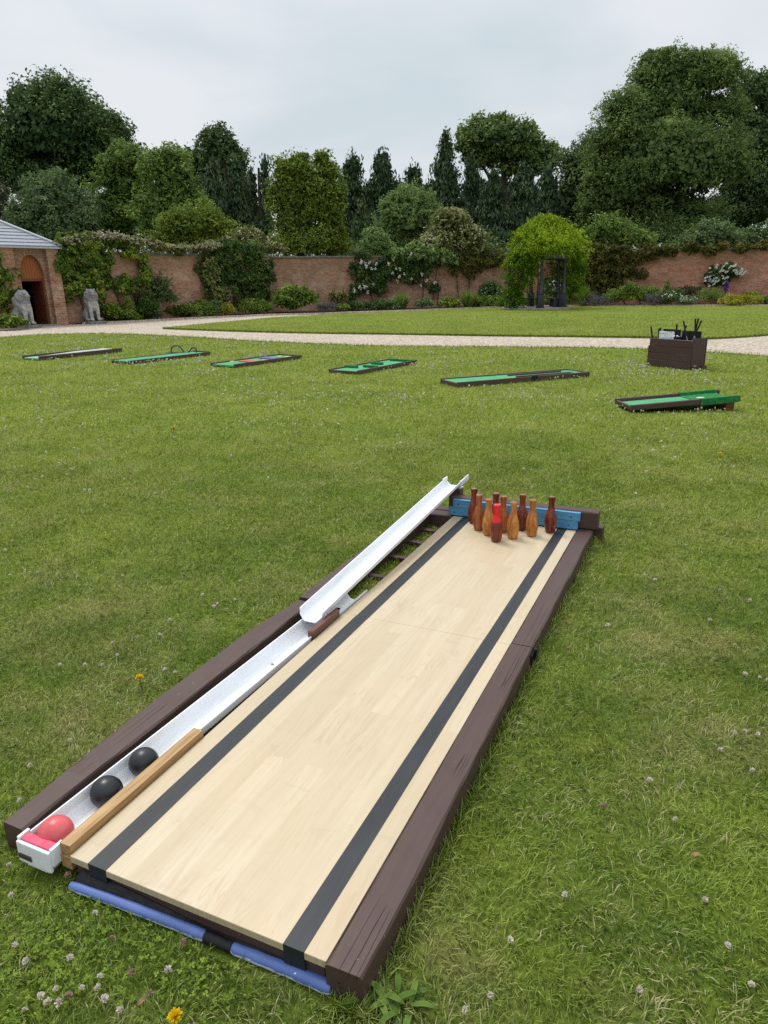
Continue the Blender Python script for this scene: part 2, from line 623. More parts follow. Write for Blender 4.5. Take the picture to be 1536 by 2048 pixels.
M['speckle'] = speckle()
M['brick'] = brick_mat('old red brick')
M['brick_orange'] = brick_mat('old orange brick', 1.22, 0.75)
M['brick_gate'] = brick_mat('gatehouse brick', 0.95, 0.7)
M['coping'] = plain('stone coping', (0.10, 0.09, 0.075), (0.2, 0.18, 0.15), 5, rough=0.9, bump=0.4, bd=0.02)
M['lead'] = plain('lead roll', (0.34, 0.36, 0.40), (0.45, 0.47, 0.5), 6, rough=0.55, bump=0.1)


def slate():
    m = N('grey slate')
    v = m.coord('Object')
    f = m.noise(v, 9, 5, 0.65)
    c = m.ramp(f, [(0.3, (0.145, 0.155, 0.185)), (0.7, (0.235, 0.25, 0.285))])
    return m.done(c, 0.45, 0.5, m.bump(f, 0.3, 0.01))


M['slate'] = slate()
M['door'] = plain('stained door boards', (0.10, 0.025, 0.01), (0.19, 0.055, 0.022), 4, (16, 16, 1), 0.5, 0.4, 0.3)
M['tympanum'] = plain('orange stained boards', (0.21, 0.062, 0.016), (0.36, 0.125, 0.035), 4, (14, 14, 1), 0.55, 0.3, 0.3)
M['dark_in'] = plain('passage walls with painted shade', (0.02, 0.017, 0.015), (0.04, 0.034, 0.03), 4, bump=0)  # near black: the unlit passage's shade is put into its wall colour
M['iron'] = plain('black painted iron', (0.011, 0.013, 0.019), (0.026, 0.03, 0.042), 9, rough=0.45, spec=0.5, bump=0.2)
M['iron_pale'] = plain('pale gate bars', (0.3, 0.3, 0.3), (0.45, 0.45, 0.45), 9, rough=0.6, bump=0)
M['flag'] = plain('stone flags', (0.19, 0.16, 0.13), (0.31, 0.27, 0.22), 3, rough=0.85, bump=0.3, bd=0.01)


def lion_stone():
    m = N('lichened stone')
    v = m.coord('Object')
    a = m.noise(v, 5, 6, 0.7)
    b = m.noise(v, 22, 5, 0.7)
    col = m.ramp(a, [(0.3, (0.13, 0.13, 0.135)), (0.55, (0.28, 0.28, 0.275)), (0.8, (0.46, 0.45, 0.42))])
    at_ = m.n('Attribute', attribute_name='pale')
    col = m.mix(m.math('MULTIPLY', at_.outputs['Fac'], m.ramp(m.noise(v, 8, 4, 0.6), [(0.3, 0.25), (0.6, 1.0)])), col, (0.5, 0.48, 0.43))
    col = m.mix(1.0, col, m.ramp(b, [(0.3, 0.5), (0.7, 1.25)]), 'MULTIPLY')
    return m.done(col, 0.9, 0.2, m.bump(b, 0.6, 0.03))


M['lion'] = lion_stone()
M['plinth'] = plain('grey plinth stone', (0.11, 0.105, 0.1), (0.24, 0.23, 0.21), 8, rough=0.9, bump=0.4, bd=0.02)
M['bark'] = plain('bark', (0.035, 0.028, 0.02), (0.09, 0.075, 0.058), 5, (4, 4, 1), 0.95, 0.1, 0.6, 0.05)
M['stem'] = plain('woody stem', (0.05, 0.035, 0.022), (0.11, 0.08, 0.05), 8, rough=0.9, bump=0)

L = {}
L['chestnut'] = leaf_mat('horse chestnut leaves', (0.0395, 0.0749, 0.0280), (0.0845, 0.1441, 0.0460), (0.1748, 0.2440, 0.0719))
L['grey_green'] = leaf_mat('grey green leaves', (0.0624, 0.1105, 0.0464), (0.1345, 0.2018, 0.0779), (0.2402, 0.3124, 0.1207))
L['mid'] = leaf_mat('mid green leaves', (0.0698, 0.1274, 0.0296), (0.1559, 0.2381, 0.0501), (0.2925, 0.3828, 0.0820))
L['warm'] = leaf_mat('warm green leaves', (0.0749, 0.1211, 0.0198), (0.1717, 0.2420, 0.0360), (0.2972, 0.3586, 0.0613))
L['dark'] = leaf_mat('dark green leaves', (0.0461, 0.0790, 0.0323), (0.0921, 0.1397, 0.0516), (0.1811, 0.2340, 0.0818))
L['brown'] = leaf_mat('bronze green leaves', (0.0473, 0.0541, 0.0287), (0.0879, 0.0946, 0.0473), (0.1436, 0.1436, 0.0761))
L['conifer'] = leaf_mat('dark conifer sprays', (0.0262, 0.0484, 0.0239), (0.0623, 0.1001, 0.0455), (0.1378, 0.1816, 0.0767), trans=0.08)
L['ash'] = leaf_mat('ash leaves', (0.0647, 0.1119, 0.0358), (0.1476, 0.2150, 0.0605), (0.2653, 0.3361, 0.0984))
L['bright'] = leaf_mat('fresh green leaves', (0.0601, 0.1073, 0.0172), (0.1358, 0.2074, 0.0315), (0.2431, 0.3146, 0.0572))
L['willow'] = leaf_mat('pale green leaves', (0.0905, 0.1509, 0.0483), (0.1811, 0.2716, 0.0805), (0.3019, 0.3824, 0.1308))
L['golden'] = leaf_mat('golden green leaves', (0.04, 0.10, 0.006), (0.12, 0.23, 0.010), (0.33, 0.42, 0.018), trans=0.3)
L['elder'] = leaf_mat('elder leaves', (0.0844, 0.1013, 0.0288), (0.1856, 0.2025, 0.0591), (0.3038, 0.3123, 0.1013))
L['yellow'] = leaf_mat('yellow foliage', (0.17, 0.18, 0.015), (0.32, 0.32, 0.03), (0.45, 0.43, 0.05))
L['olive'] = leaf_mat('olive brown creeper', (0.0450, 0.0496, 0.0106), (0.0976, 0.1020, 0.0196), (0.1650, 0.1576, 0.0374))
L['ivy'] = leaf_mat('creeper leaves', (0.0438, 0.0875, 0.0150), (0.1187, 0.1875, 0.0275), (0.2750, 0.3375, 0.0525))
L['rosegreen'] = leaf_mat('rose leaves', (0.0295, 0.0602, 0.0172), (0.0702, 0.1242, 0.0314), (0.1478, 0.2164, 0.0499))
L['lavender'] = leaf_mat('lavender haze', (0.0585, 0.0598, 0.0598), (0.1170, 0.1144, 0.1170), (0.1950, 0.1820, 0.1950))
L['feather'] = leaf_mat('feathery cream flowers', (0.17, 0.15, 0.08), (0.30, 0.27, 0.17), (0.46, 0.42, 0.30))
L['elderflower'] = leaf_mat('elder flower plates', (0.30, 0.29, 0.15), (0.46, 0.44, 0.27), (0.60, 0.58, 0.42))
L['cream'] = leaf_mat('cream flowers', (0.36, 0.33, 0.22), (0.52, 0.48, 0.35), (0.68, 0.64, 0.5))
L['white'] = leaf_mat('white petals', (0.5, 0.5, 0.45), (0.66, 0.66, 0.6), (0.8, 0.8, 0.76))
L['pink'] = leaf_mat('pink petals', (0.42, 0.15, 0.15), (0.58, 0.26, 0.24), (0.68, 0.4, 0.36))
L['purple'] = leaf_mat('purple petals', (0.05, 0.025, 0.16), (0.09, 0.04, 0.26), (0.13, 0.07, 0.33))
L['clover'] = leaf_mat('clover leaflets', (0.085, 0.14, 0.014), (0.16, 0.235, 0.024), (0.26, 0.33, 0.045), spec=0.15)
L['plantain'] = leaf_mat('plantain leaves', (0.06, 0.11, 0.022), (0.105, 0.17, 0.034), (0.17, 0.24, 0.055), trans=0.15, rough=0.4)
L['cloverhead'] = leaf_mat('clover petals', (0.40, 0.30, 0.26), (0.60, 0.52, 0.46), (0.74, 0.69, 0.60))
L['cloverfar'] = leaf_mat('clover specks', (0.38, 0.38, 0.27), (0.54, 0.54, 0.42), (0.70, 0.70, 0.6))
L['cloverold'] = leaf_mat('withered clover petals', (0.16, 0.09, 0.06), (0.30, 0.18, 0.13), (0.5, 0.36, 0.3))
L['dandelion'] = leaf_mat('dandelion petals', (0.60, 0.36, 0.005), (0.75, 0.50, 0.008), (0.85, 0.62, 0.02))
L['deadleaf'] = leaf_mat('dead leaf', (0.17, 0.085, 0.04), (0.28, 0.16, 0.08), (0.38, 0.26, 0.15))

# ------------------------------------------------------------------ camera, world, sun
cam = bpy.data.objects.new('camera', bpy.data.cameras.new('camera'))
COL.objects.link(cam)
cam.data.sensor_fit = 'HORIZONTAL'
cam.data.sensor_width = 36.0
cam.data.lens = 36.0 * FOC / 1536.0
cam.data.clip_start = 0.05
cam.data.clip_end = 3000
mw = Matrix.Identity(4)
for i in range(3):
    mw[i][0], mw[i][1], mw[i][2] = CR[i], CU[i], -_F[i]
mw[2][3] = EYE
cam.matrix_world = mw
scene.camera = cam

SUN_EL, SUN_AZ = R(62), R(-38)          # azimuth measured from +Y (down the garden) towards +X
sd = Vector((math.sin(SUN_AZ) * math.cos(SUN_EL), math.cos(SUN_AZ) * math.cos(SUN_EL), math.sin(SUN_EL)))
sun = bpy.data.objects.new('sun', bpy.data.lights.new('sun', 'SUN'))
COL.objects.link(sun)
sun.data.energy = 2.15
sun.data.angle = R(16)
sun.data.color = (1.0, 0.965, 0.91)
sun.rotation_euler = (-sd).to_track_quat('-Z', 'Y').to_euler()

world = bpy.data.worlds.new('World')
scene.world = world
world.use_nodes = True
nt = world.node_tree
nt.nodes.clear()


def wn(t, **kw):
    n = nt.nodes.new('ShaderNode' + t)
    for k, v in kw.items():
        setattr(n, k, v)
    return n


wout = wn('OutputWorld')
bg = wn('Background')
sky = wn('TexSky', sky_type='NISHITA')
sky.sun_disc = False
sky.sun_elevation = SUN_EL
sky.sun_rotation = SUN_AZ
sky.air_density = 1.4
sky.dust_density = 3.0
tc = wn('TexCoord')
sp = wn('SeparateXYZ')
nt.links.new(tc.outputs['Generated'], sp.inputs[0])
# cloud sheet: the direction projected on a flat layer overhead
zz = wn('Math', operation='ADD')
zz.inputs[1].default_value = 0.22
nt.links.new(sp.outputs[2], zz.inputs[0])
zm = wn('Math', operation='MAXIMUM')
zm.inputs[1].default_value = 0.05
nt.links.new(zz.outputs[0], zm.inputs[0])
dv = wn('VectorMath', operation='DIVIDE')
cb = wn('CombineXYZ')
for i in range(3):
    nt.links.new(zm.outputs[0], cb.inputs[i])
nt.links.new(tc.outputs['Generated'], dv.inputs[0])
nt.links.new(cb.outputs[0], dv.inputs[1])
cn = wn('TexNoise')
nt.links.new(dv.outputs[0], cn.inputs['Vector'])
cn.inputs['Scale'].default_value = 1.15
cn.inputs['Detail'].default_value = 5
cn.inputs['Roughness'].default_value = 0.5
cn.inputs['Distortion'].default_value = 0.3
cr = wn('ValToRGB')
nt.links.new(cn.outputs['Fac'], cr.inputs[0])
cr.color_ramp.elements[0].position = 0.37
cr.color_ramp.elements[0].color = (6.35, 7.15, 7.65, 1)
cr.color_ramp.elements[1].position = 0.62
cr.color_ramp.elements[1].color = (8.15, 8.45, 8.85, 1)
mx = wn('Mix', data_type='RGBA')
mx.inputs[0].default_value = 0.93
nt.links.new(sky.outputs[0], mx.inputs[6])
nt.links.new(cr.outputs[0], mx.inputs[7])
# an overcast sky is brighter overhead than near the horizon
br = wn('MapRange')
br.interpolation_type = 'SMOOTHSTEP'
nt.links.new(sp.outputs[2], br.inputs[0])
br.inputs[1].default_value = 0.25
br.inputs[2].default_value = 0.95
br.inputs[3].default_value = 0.1
br.inputs[4].default_value = 0.2
nt.links.new(mx.outputs[2], bg.inputs['Color'])
nt.links.new(br.outputs[0], bg.inputs['Strength'])
nt.links.new(bg.outputs[0], wout.inputs[0])

scene.view_settings.view_transform = 'Standard'
scene.view_settings.look = 'None'
scene.view_settings.exposure = 0
scene.render.engine = 'CYCLES'
cy = scene.cycles
cy.max_bounces = 5
cy.diffuse_bounces = 3
cy.glossy_bounces = 2
cy.transmission_bounces = 2
cy.caustics_reflective = False
cy.caustics_refractive = False
cy.use_adaptive_sampling = False
cy.sample_clamp_indirect = 4.0
cy.use_denoising = False

# ------------------------------------------------------------------ ground
def sheet(name, poly, z, mat, label=None, skirt=0.0, kind='structure'):
    mb = MB()
    n = len(poly)
    mb.add([(x, y, z) for x, y in poly], [tuple(range(n))])
    if skirt:
        v, f = [], []
        for x, y in poly:
            v += [(x, y, z), (x, y, z - skirt)]
        for i in range(n):
            j = (i + 1) % n
            f.append((2 * i, 2 * i + 1, 2 * j + 1, 2 * j))
        mb.add(v, f)
    o = mb.build(name, mat, recalc=True)
    if o.data.polygons[0].normal.z < 0:
        o.data.flip_normals()
    o['kind'] = kind
    return o


sheet('ground', [(-1500, -300), (1500, -300), (1500, 2600), (-1500, 2600)], -0.075, M['field'])
sheet('gravel_path', [(-30, 5), (40, 5), (34, 40), (10, 52), (-8, 46), (-24, 30)], -0.05, M['gravel'])


def spline(pts, k=6):
    """closed or open smooth line through points"""
    out = []
    n = len(pts)
    for i in range(n - 1):
        p0, p1, p2, p3 = [np.array(pts[max(0, min(n - 1, j))], float) for j in (i - 1, i, i + 1, i + 2)]
        for t in np.linspace(0, 1, k, endpoint=False):
            out.append(0.5 * ((2 * p1) + (-p0 + p2) * t + (2 * p0 - 5 * p1 + 4 * p2 - p3) * t * t + (-p0 + 3 * p1 - 3 * p2 + p3) * t ** 3))
    out.append(np.array(pts[-1], float))
    return [tuple(p) for p in out]


edge_px = [(-60, 681), (0, 675), (100, 669), (230, 668), (370, 674), (500, 682), (640, 688), (768, 692), (1000, 694), (1200, 696), (1330, 700), (1440, 706), (1536, 714), (1640, 729)]
near_edge = spline([(-17.5, 17.0), (-16.6, 21.0)] + [tuple(gp(x, y)[:2]) for x, y in edge_px[1:]] + [(10.6, 10.5), (12.5, 5.0)], 5)
near_lawn = near_edge + [(13.0, -6), (-17.5, -6)]
sheet('lawn', near_lawn, 0.0, M['lawn'], skirt=0.07)
fe = [(325, 655.5), (420, 659), (520, 662), (640, 664.5), (768, 666), (900, 668), (1000, 669.5), (1200, 671.5), (1330, 673.5), (1400, 675), (1450, 673.5), (1500, 670.5), (1536, 667.5)]
far_front = spline([tuple(gp(x, y)[:2]) for x, y in fe], 4) + [(13.5, 21.2), (20, 25), (27, 31)]
fb = [(325, 655.5), (430, 645), (550, 634.5), (700, 626.5), (850, 621), (1000, 615), (1110, 613.5), (1200, 613), (1400, 612.5), (1536, 612.5)]
far_back = [tuple(gp(x, y)[:2]) for x, y in fb][1:] + [(26, 35.5)]
far_lawn = far_front + far_back[::-1]
sheet('far_lawn', far_lawn, 0.004, M['lawn'], skirt=0.07)

# garden walls run on these lines
A0 = np.array([-15.85, 30.80])
WD = np.array([0.62163, 0.78331])
PHI = math.atan2(WD[1], WD[0])
C1 = A0 + WD * 15.57
C2 = np.array([7.96, 47.5])
C3 = np.array([28.5, 40.9])
bedpts = [tuple(A0 + WD * 3.2), tuple(gp(165, 646)[:2])] + [tuple(gp(x, y)[:2]) for x, y in [(200, 645), (270, 642), (360, 637), (450, 633), (540, 629), (640, 627), (700, 624.5), (850, 619.5), (1000, 613.5), (1110, 611.5), (1200, 611), (1400, 610.5), (1536, 610.5)]] + [(27, 37.2)]
sheet('border_soil', bedpts + [tuple(C3), tuple(C2), tuple(C1)], -0.02, M['soil'], skirt=0.05)
# pale edging boards between border and path
eb = MB()
for a, b in zip(bedpts[1:-1], bedpts[2:]):
    a, b = np.array(a), np.array(b)
    d = (b - a) / np.linalg.norm(b - a)
    nrm = np.array([d[1], -d[0]]) * 0.06
    eb.add([(*a, -.06), (*b, -.06), (*(b + nrm), -.06), (*(a + nrm), -.06), (*a, .035), (*b, .035), (*(b + nrm), .03), (*(a + nrm), .03)],
           [(4, 5, 6, 7), (0, 1, 5, 4), (2, 3, 7, 6), (1, 2, 6, 5), (3, 0, 4, 7)])
edging = eb.build('border_edging', M['gravel'])
edging['kind'] = 'structure'

# ------------------------------------------------------------------ leaves
def unit(n, lo=-1.0):
    z = rng.uniform(lo, 1, n)
    a = rng.uniform(0, 2 * np.pi, n)
    r = np.sqrt(1 - z * z)
    return np.stack([r * np.cos(a), r * np.sin(a), z], 1)


def norm(v):
    return v / np.maximum(np.linalg.norm(v, axis=1, keepdims=True), 1e-9)


def leaf_quads(P, Nn, size, aspect=0.5, droop=0.0, svar=0.35):
    n = len(P)
    rnd = rng.normal(0, 1, (n, 3))
    if droop > 0:
        rnd = rnd * (1 - droop) + np.array([0, 0, -2.0]) * droop
    t = norm(rnd - Nn * np.sum(rnd * Nn, 1, keepdims=True) * (1 - 0.5 * droop))
    b = norm(np.cross(Nn, t))
    s = (size * (1 + rng.uniform(-svar, svar, n)))[:, None]
    h, w = t * s * 0.5, b * s * aspect * 0.5
    return np.stack([P - h, P + w - h * 0.1, P + h, P - w - h * 0.1], 1)


def puff_leaves(puffs, count, size, aspect=0.5, droop=0.0, lo=-0.75, spread=0.16, vary=0.22):
    """puffs: (k,6) centre+radii -> leaf quads and tints, in clumps that are each lit from above"""
    puffs = np.asarray(puffs, float)
    w = (puffs[:, 3] * puffs[:, 4] * puffs[:, 5]) ** (2 / 3)
    idx = rng.choice(len(puffs), count, p=w / w.sum())
    u = unit(count, lo)
    rad = 1 - np.abs(rng.normal(0, spread, count)) + np.maximum(rng.normal(0, .08, count), 0)
    c = puffs[idx]
    P = c[:, :3] + u * c[:, 3:] * rad[:, None]
    Nn = norm(u * 0.8 + rng.normal(0, 0.55, (count, 3)) + np.array([0, 0, 0.35]))
    pt = np.clip(rng.normal(0.46, vary * 0.95, len(puffs)), .02, .98)
    t = np.clip(pt[idx] + rng.normal(0, vary * 0.6, count), 0, 1)
    return leaf_quads(P, Nn, size, aspect, droop), t


def lobes_to_puffs(lobes, pr, k_area=1.0, lo=-0.5, flat=0.75):
    """cover each big lobe (cx,cy,cz,rx,ry,rz) with smaller leaf clumps"""
    out = []
    for cx, cy, cz, rx, ry, rz in lobes:
        k = max(5, int(k_area * 2.2 * (rx * rz + rx * ry + ry * rz) / (pr * pr)))
        u = unit(k, lo)
        rr = rng.uniform(0.62, 1.0, k)
        rr = np.where(rng.random(k) < 0.12, rr * 1.1, rr)
        p = np.array([cx, cy, cz]) + u * np.array([rx, ry, rz]) * rr[:, None]
        s = pr * rng.uniform(0.45, 1.45, k)
        out.append(np.column_stack([p, s, s, s * flat]))
    return np.vstack(out)


class Field:
    """smooth random field (sum of plane waves) used to break up crowns"""
    def __init__(self, period, n=14):
        d = norm(rng.normal(0, 1, (n, 3)))
        self.k = d * (2 * np.pi / (period * rng.uniform(.6, 1.6, (n, 1))))
        self.ph = rng.uniform(0, 2 * np.pi, n)
        self.n = n

    def __call__(self, P):
        return np.sin(P @ self.k.T + self.ph).sum(1) / math.sqrt(self.n / 2)


def ragged(V, t, size, cut=-.55, warp=.16, hole=.3):
    """warp a leaf cloud and open gaps in it so that outline and shading break up"""
    C = V.mean(1)
    off = np.stack([Field(size * .55)(C), Field(size * .55)(C), Field(size * .6)(C)], 1) * (warp * size * .28)
    off += np.stack([Field(size * .2)(C), Field(size * .2)(C), Field(size * .2)(C)], 1) * (warp * size * .10)
    f = Field(size * hole)(C) * .7 + Field(size * hole * .4)(C) * .6
    keep = f > cut
    tone = Field(size * .5)(C) * .09 + f * .07
    return (V + off[:, None, :])[keep], np.clip(t + tone, 0, 1)[keep]


def twigs(lobs, per, length, leaf, aspect, droop=0.0, up=.55):
    """leafy shoots sticking out of the crown"""
    out = []
    for (cx_, cy_, cz_, rx_, ry_, rz_) in lobs:
        u = unit(per, -.35)
        b = np.array([cx_, cy_, cz_]) + u * np.array([rx_, ry_, rz_]) * .9
        d = norm(u + rng.normal(0, .35, (per, 3)) + np.array([0, 0, up]))
        ln = length * rng.uniform(.4, 1.25, per)
        m_ = 16
        f = np.linspace(0, 1, m_)[None, :, None]
        P = b[:, None] + d[:, None] * ln[:, None, None] * f
        P[:, :, 2] -= droop * (ln[:, None] * f[:, :, 0] ** 2)
        P = P + rng.normal(0, 1, P.shape) * (ln[:, None, None] * .16 * (1.2 - f))
        out.append(P.reshape(-1, 3))
    P = np.vstack(out)
    n = len(P)
    V = leaf_quads(P, norm(rng.normal(0, .6, (n, 3)) + np.array([0, 0, .6])), leaf, aspect)
    return V, np.clip(rng.normal(.6, .17, n), 0, 1)


def limb_mesh(base_r, height, tips, seed):
    mb = MB()
    r = random.Random(seed)
    pts = [(r.uniform(-.1, .1) * i * .3, r.uniform(-.1, .1) * i * .3, height * i / 6) for i in range(7)]
    pts[0] = (0, 0, -0.1)
    mb.tube(pts, [base_r * (1.15 - 0.8 * i / 6) for i in range(7)], 9)
    for t in tips:
        t = Vector(t)
        z0 = max(height * 0.25, min(height * 0.95, t.z * r.uniform(0.35, 0.6)))
        a = Vector((pts[3][0] * .5, pts[3][1] * .5, z0))
        mid = a.lerp(t, 0.5) + Vector((0, 0, (t - a).length * 0.1))
        rr = base_r * 0.42
        mb.tube([a, a.lerp(mid, .5) + Vector((0, 0, .05)), mid, t], [rr, rr * .8, rr * .6, rr * .2], 6)
    return mb


def tree(name, label, Y, lobes_px, leaf, mat, layers=4.2, puff_px=17, cat='tree', group=None, droop=0.0, aspect=0.5, depth=0.8,
         trunk=0.35, base_px=None, flat=0.75, flowers=None, rough=11, shoots=False, pk=1.05, ka=.8, cut=-.5, sprig=70, lo=-0.6, trunk_h=None, vary=0.22):
    """lobes_px: ellipses (px,py,rx,ry) of the crown's outline as surveyed from the lawn, at distance Y"""
    k = Y / FOC
    lob = []
    area = 0
    for (x, y, rx, ry) in lobes_px:
        c = at(x, y, Y)
        d = rng.uniform(-0.35, 0.35) * rx * k * depth
        d1 = float(ray(x, y)[1])
        lob.append((c[0], Y + d, c[2], rx * k / d1, rx * k * depth / d1, ry * k / d1 ** 2))
        area += math.pi * rx * ry
    lob = np.array(lob)
    if rough:
        sat = []
        for (cx_, cy_, cz_, rx_, ry_, rz_) in lob:
            for _ in range(rough):
                a = rng.uniform(-.5, math.pi + .5)
                e = rng.uniform(-.8, .8)
                f_ = rng.uniform(.62, .9)
                q = rng.uniform(.14, .34)
                if shoots and rng.random() < .5:
                    sat.append((cx_ + rng.uniform(-.8, .8) * rx_, cy_ + rng.uniform(-.6, .6) * ry_, cz_ + rz_ * rng.uniform(.55, .95), rx_ * .11, ry_ * .11, rz_ * rng.uniform(.25, .45)))
                sat.append((cx_ + math.cos(a) * math.cos(e) * rx_ * f_, cy_ + math.sin(e) * ry_ * f_, cz_ + math.sin(a) * math.cos(e) * rz_ * f_, rx_ * q * 1.1, ry_ * q, min(rx_, rz_) * q))
        core = lob.copy()
        core[:, 3:] *= .96
        lob_all = np.vstack([core, np.array(sat)])
    else:
        lob_all = lob
    bx = at(base_px, 600, Y)[0] if base_px else float(np.average(lob[:, 0], weights=lob[:, 3] * lob[:, 5]))
    root = thing(name, label, cat, (bx, Y, -0.07), 0, group)
    if lob_all is lob:
        lob_all = lob.copy()
    for L_ in (lob, lob_all):
        L_[:, 0] -= bx
        L_[:, 1] -= Y
        L_[:, 2] += 0.07
    top = float((lob[:, 2] + lob[:, 5]).max())
    puffs = lobes_to_puffs(lob_all, puff_px * k * pk, k_area=ka, flat=flat, lo=lo)
    inner = lob.copy()
    inner[:, 3:] *= 0.74
    n = int(layers * area / (leaf * leaf * aspect * 0.5) * 1.2)
    V1, t1 = puff_leaves(puffs, int(n * 0.8), leaf * k, aspect, droop, vary=vary)
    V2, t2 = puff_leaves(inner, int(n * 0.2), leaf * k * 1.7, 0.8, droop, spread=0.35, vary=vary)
    size = float(np.median(lob[:, 3] + lob[:, 5]))
    V1, t1 = ragged(V1, t1, size, cut)
    parts_, tints_ = [V1, V2], [t1, t2 * .4]  # inner leaves get darker tints: shade inside the crown put into colour
    if sprig:
        V3, t3 = twigs(lob, int(sprig), size * .13, leaf * k * .8, aspect, .2 if droop else 0.0, up=.6)
        parts_.append(V3)
        tints_.append(t3)
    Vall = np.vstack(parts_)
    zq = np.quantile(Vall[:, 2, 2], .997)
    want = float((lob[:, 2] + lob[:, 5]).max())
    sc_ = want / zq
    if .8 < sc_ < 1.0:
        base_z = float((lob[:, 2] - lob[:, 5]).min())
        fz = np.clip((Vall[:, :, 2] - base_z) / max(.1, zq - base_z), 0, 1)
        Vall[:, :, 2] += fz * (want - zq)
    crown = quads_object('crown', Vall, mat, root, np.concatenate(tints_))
    tips = [tuple(l[:3]) for l in lob[:6]]
    limb_mesh(trunk, (trunk_h or top * 0.72), tips, int(abs(bx) * 100)).build('trunk', M['bark'], root, smooth=True)
    if flowers:
        fm, cnt, fs = flowers
        fi = rng.integers(0, len(lob), cnt)
        u = unit(cnt, -0.2)
        u[:, 1] = -np.abs(u[:, 1])
        P = lob[fi, :3] + u * lob[fi, 3:] * rng.uniform(0.92, 1.12, cnt)[:, None]
        Q, tt = flower_heads(P, fs * k)
        quads_object('flowers', Q, fm, root, tt)['kind'] = 'stuff'
    return root


def blooms(P, size, mat, parent, off=(0, 0, 0), name='bloom'):
    P = np.asarray(P, float) - np.asarray(off, float)
    if len(P) > 90:
        Q, tt = flower_heads(P, size)
        o_ = quads_object('flowers', Q, mat, parent, tt)
        o_['kind'] = 'stuff'
        return
    meshes = []
    for i in range(4):
        Q, tt = flower_heads(np.zeros((1, 3)), size, 7)
        o_ = quads_object('bloom_tmp', Q, mat, None, tt)
        meshes.append(o_.data)
        o_.data.name = 'bloom'
        bpy.data.objects.remove(o_)
    for i, p in enumerate(P):
        b_ = bpy.data.objects.new(name, meshes[i % 4])
        b_.location = tuple(p)
        link(b_, parent)


def flower_heads(P, size, petals=5):
    n = len(P)
    PP = np.repeat(P, petals, 0) + rng.normal(0, size * 0.28, (n * petals, 3))
    Nn = norm(rng.normal(0, 0.6, (n * petals, 3)) + np.array([0, -0.7, 0.7]))
    return leaf_quads(PP, Nn, size * 0.8, 0.8), np.clip(rng.normal(0.55, 0.22, n * petals), 0, 1)


# ------------------------------------------------------------------ trees behind the wall
TG = 'trees beyond the garden wall'
tree('broadleaf_tree', 'huge dark horse chestnut with domed crown, tallest tree at the left edge', 76,
     [(110, 262, 108, 98), (60, 290, 72, 85), (180, 292, 80, 78), (112, 198, 50, 40), (70, 225, 40, 34), (160, 225, 44, 36), (225, 275, 34, 40), (15, 320, 55, 62), (205, 335, 58, 60), (90, 360, 110, 60)],
     6.0, L['chestnut'], layers=3.6, puff_px=20, trunk=0.7, group=TG)
tree('broadleaf_tree', 'low bronze green tree cut off by the left edge above the gatehouse roof', 56,
     [(5, 432, 40, 62), (-40, 440, 50, 70), (35, 460, 30, 36)], 5, L['brown'], puff_px=13, group=TG)
tree('broadleaf_tree', 'rounded greyish green tree just behind the gatehouse roof', 50,
     [(105, 405, 70, 66), (68, 440, 50, 55), (145, 445, 52, 55), (100, 470, 80, 40)], 5.2, L['grey_green'], puff_px=15, group=TG)
tree('broadleaf_tree', 'mid green tree with leaning top between the horse chestnut and a twin topped tree', 53,
     [(240, 352, 45, 62), (225, 430, 60, 66), (268, 425, 44, 72), (255, 310, 30, 28), (285, 372, 28, 52)], 5.5, L['mid'], puff_px=14, group=TG)
tree('broadleaf_tree', 'mid green twin topped tree behind the cream flowering creeper', 50,
     [(348, 350, 46, 54), (335, 425, 60, 66), (318, 325, 28, 30), (372, 405, 42, 48), (345, 312, 22, 20), (340, 470, 70, 30)], 5.5, L['mid'], puff_px=14, group=TG)
tree('broadleaf_tree', 'low spreading tree with light olive leaves leaning towards the dark conifers', 46.5,
     [(395, 447, 60, 42), (350, 472, 50, 34), (432, 462, 34, 32)], 4.8, L['warm'], puff_px=12, group=TG)
tree('broadleaf_tree', 'tall dark tree with pointed crown rising behind the left conifers', 73,
     [(435, 318, 56, 52), (402, 330, 36, 46), (466, 340, 32, 50), (432, 275, 30, 26), (430, 380, 60, 60)], 5.5, L['dark'], puff_px=13, trunk=0.5, group=TG)


def conifer(label, Y, px, top, bottom, hw, gap=0.0, mat='conifer', puff=8, name='conifer_tree', shape=0.75, ln=7.0, layers=3.6, lean=0):
    k = Y / FOC
    lob = []
    n = max(5, int((bottom - top) / 13))
    for i in range(n):
        f = (i + 0.5) / n
        w = hw * (min(1.0, (f * 1.35) ** shape) if shape > 0 else 1.0) * random.uniform(0.8, 1.12)
        if gap and f > 0.45 and random.random() < gap:
            w *= 0.4
        lob.append((px + lean * f + random.uniform(-.3, .3) * hw * (0.3 + f * .5), top + (bottom - top) * f + 4, max(4, w), 15))
    root = tree(name, label, Y, lob, ln, L[mat], layers=layers, puff_px=puff, droop=0.72, aspect=0.36, trunk=0.28, base_px=px, flat=1.5, rough=1, pk=.85, ka=1.0, cut=-.9, sprig=10,
                group=TG, lo=-1, trunk_h=(at(px, top, Y)[2]) * 0.96)
    return root


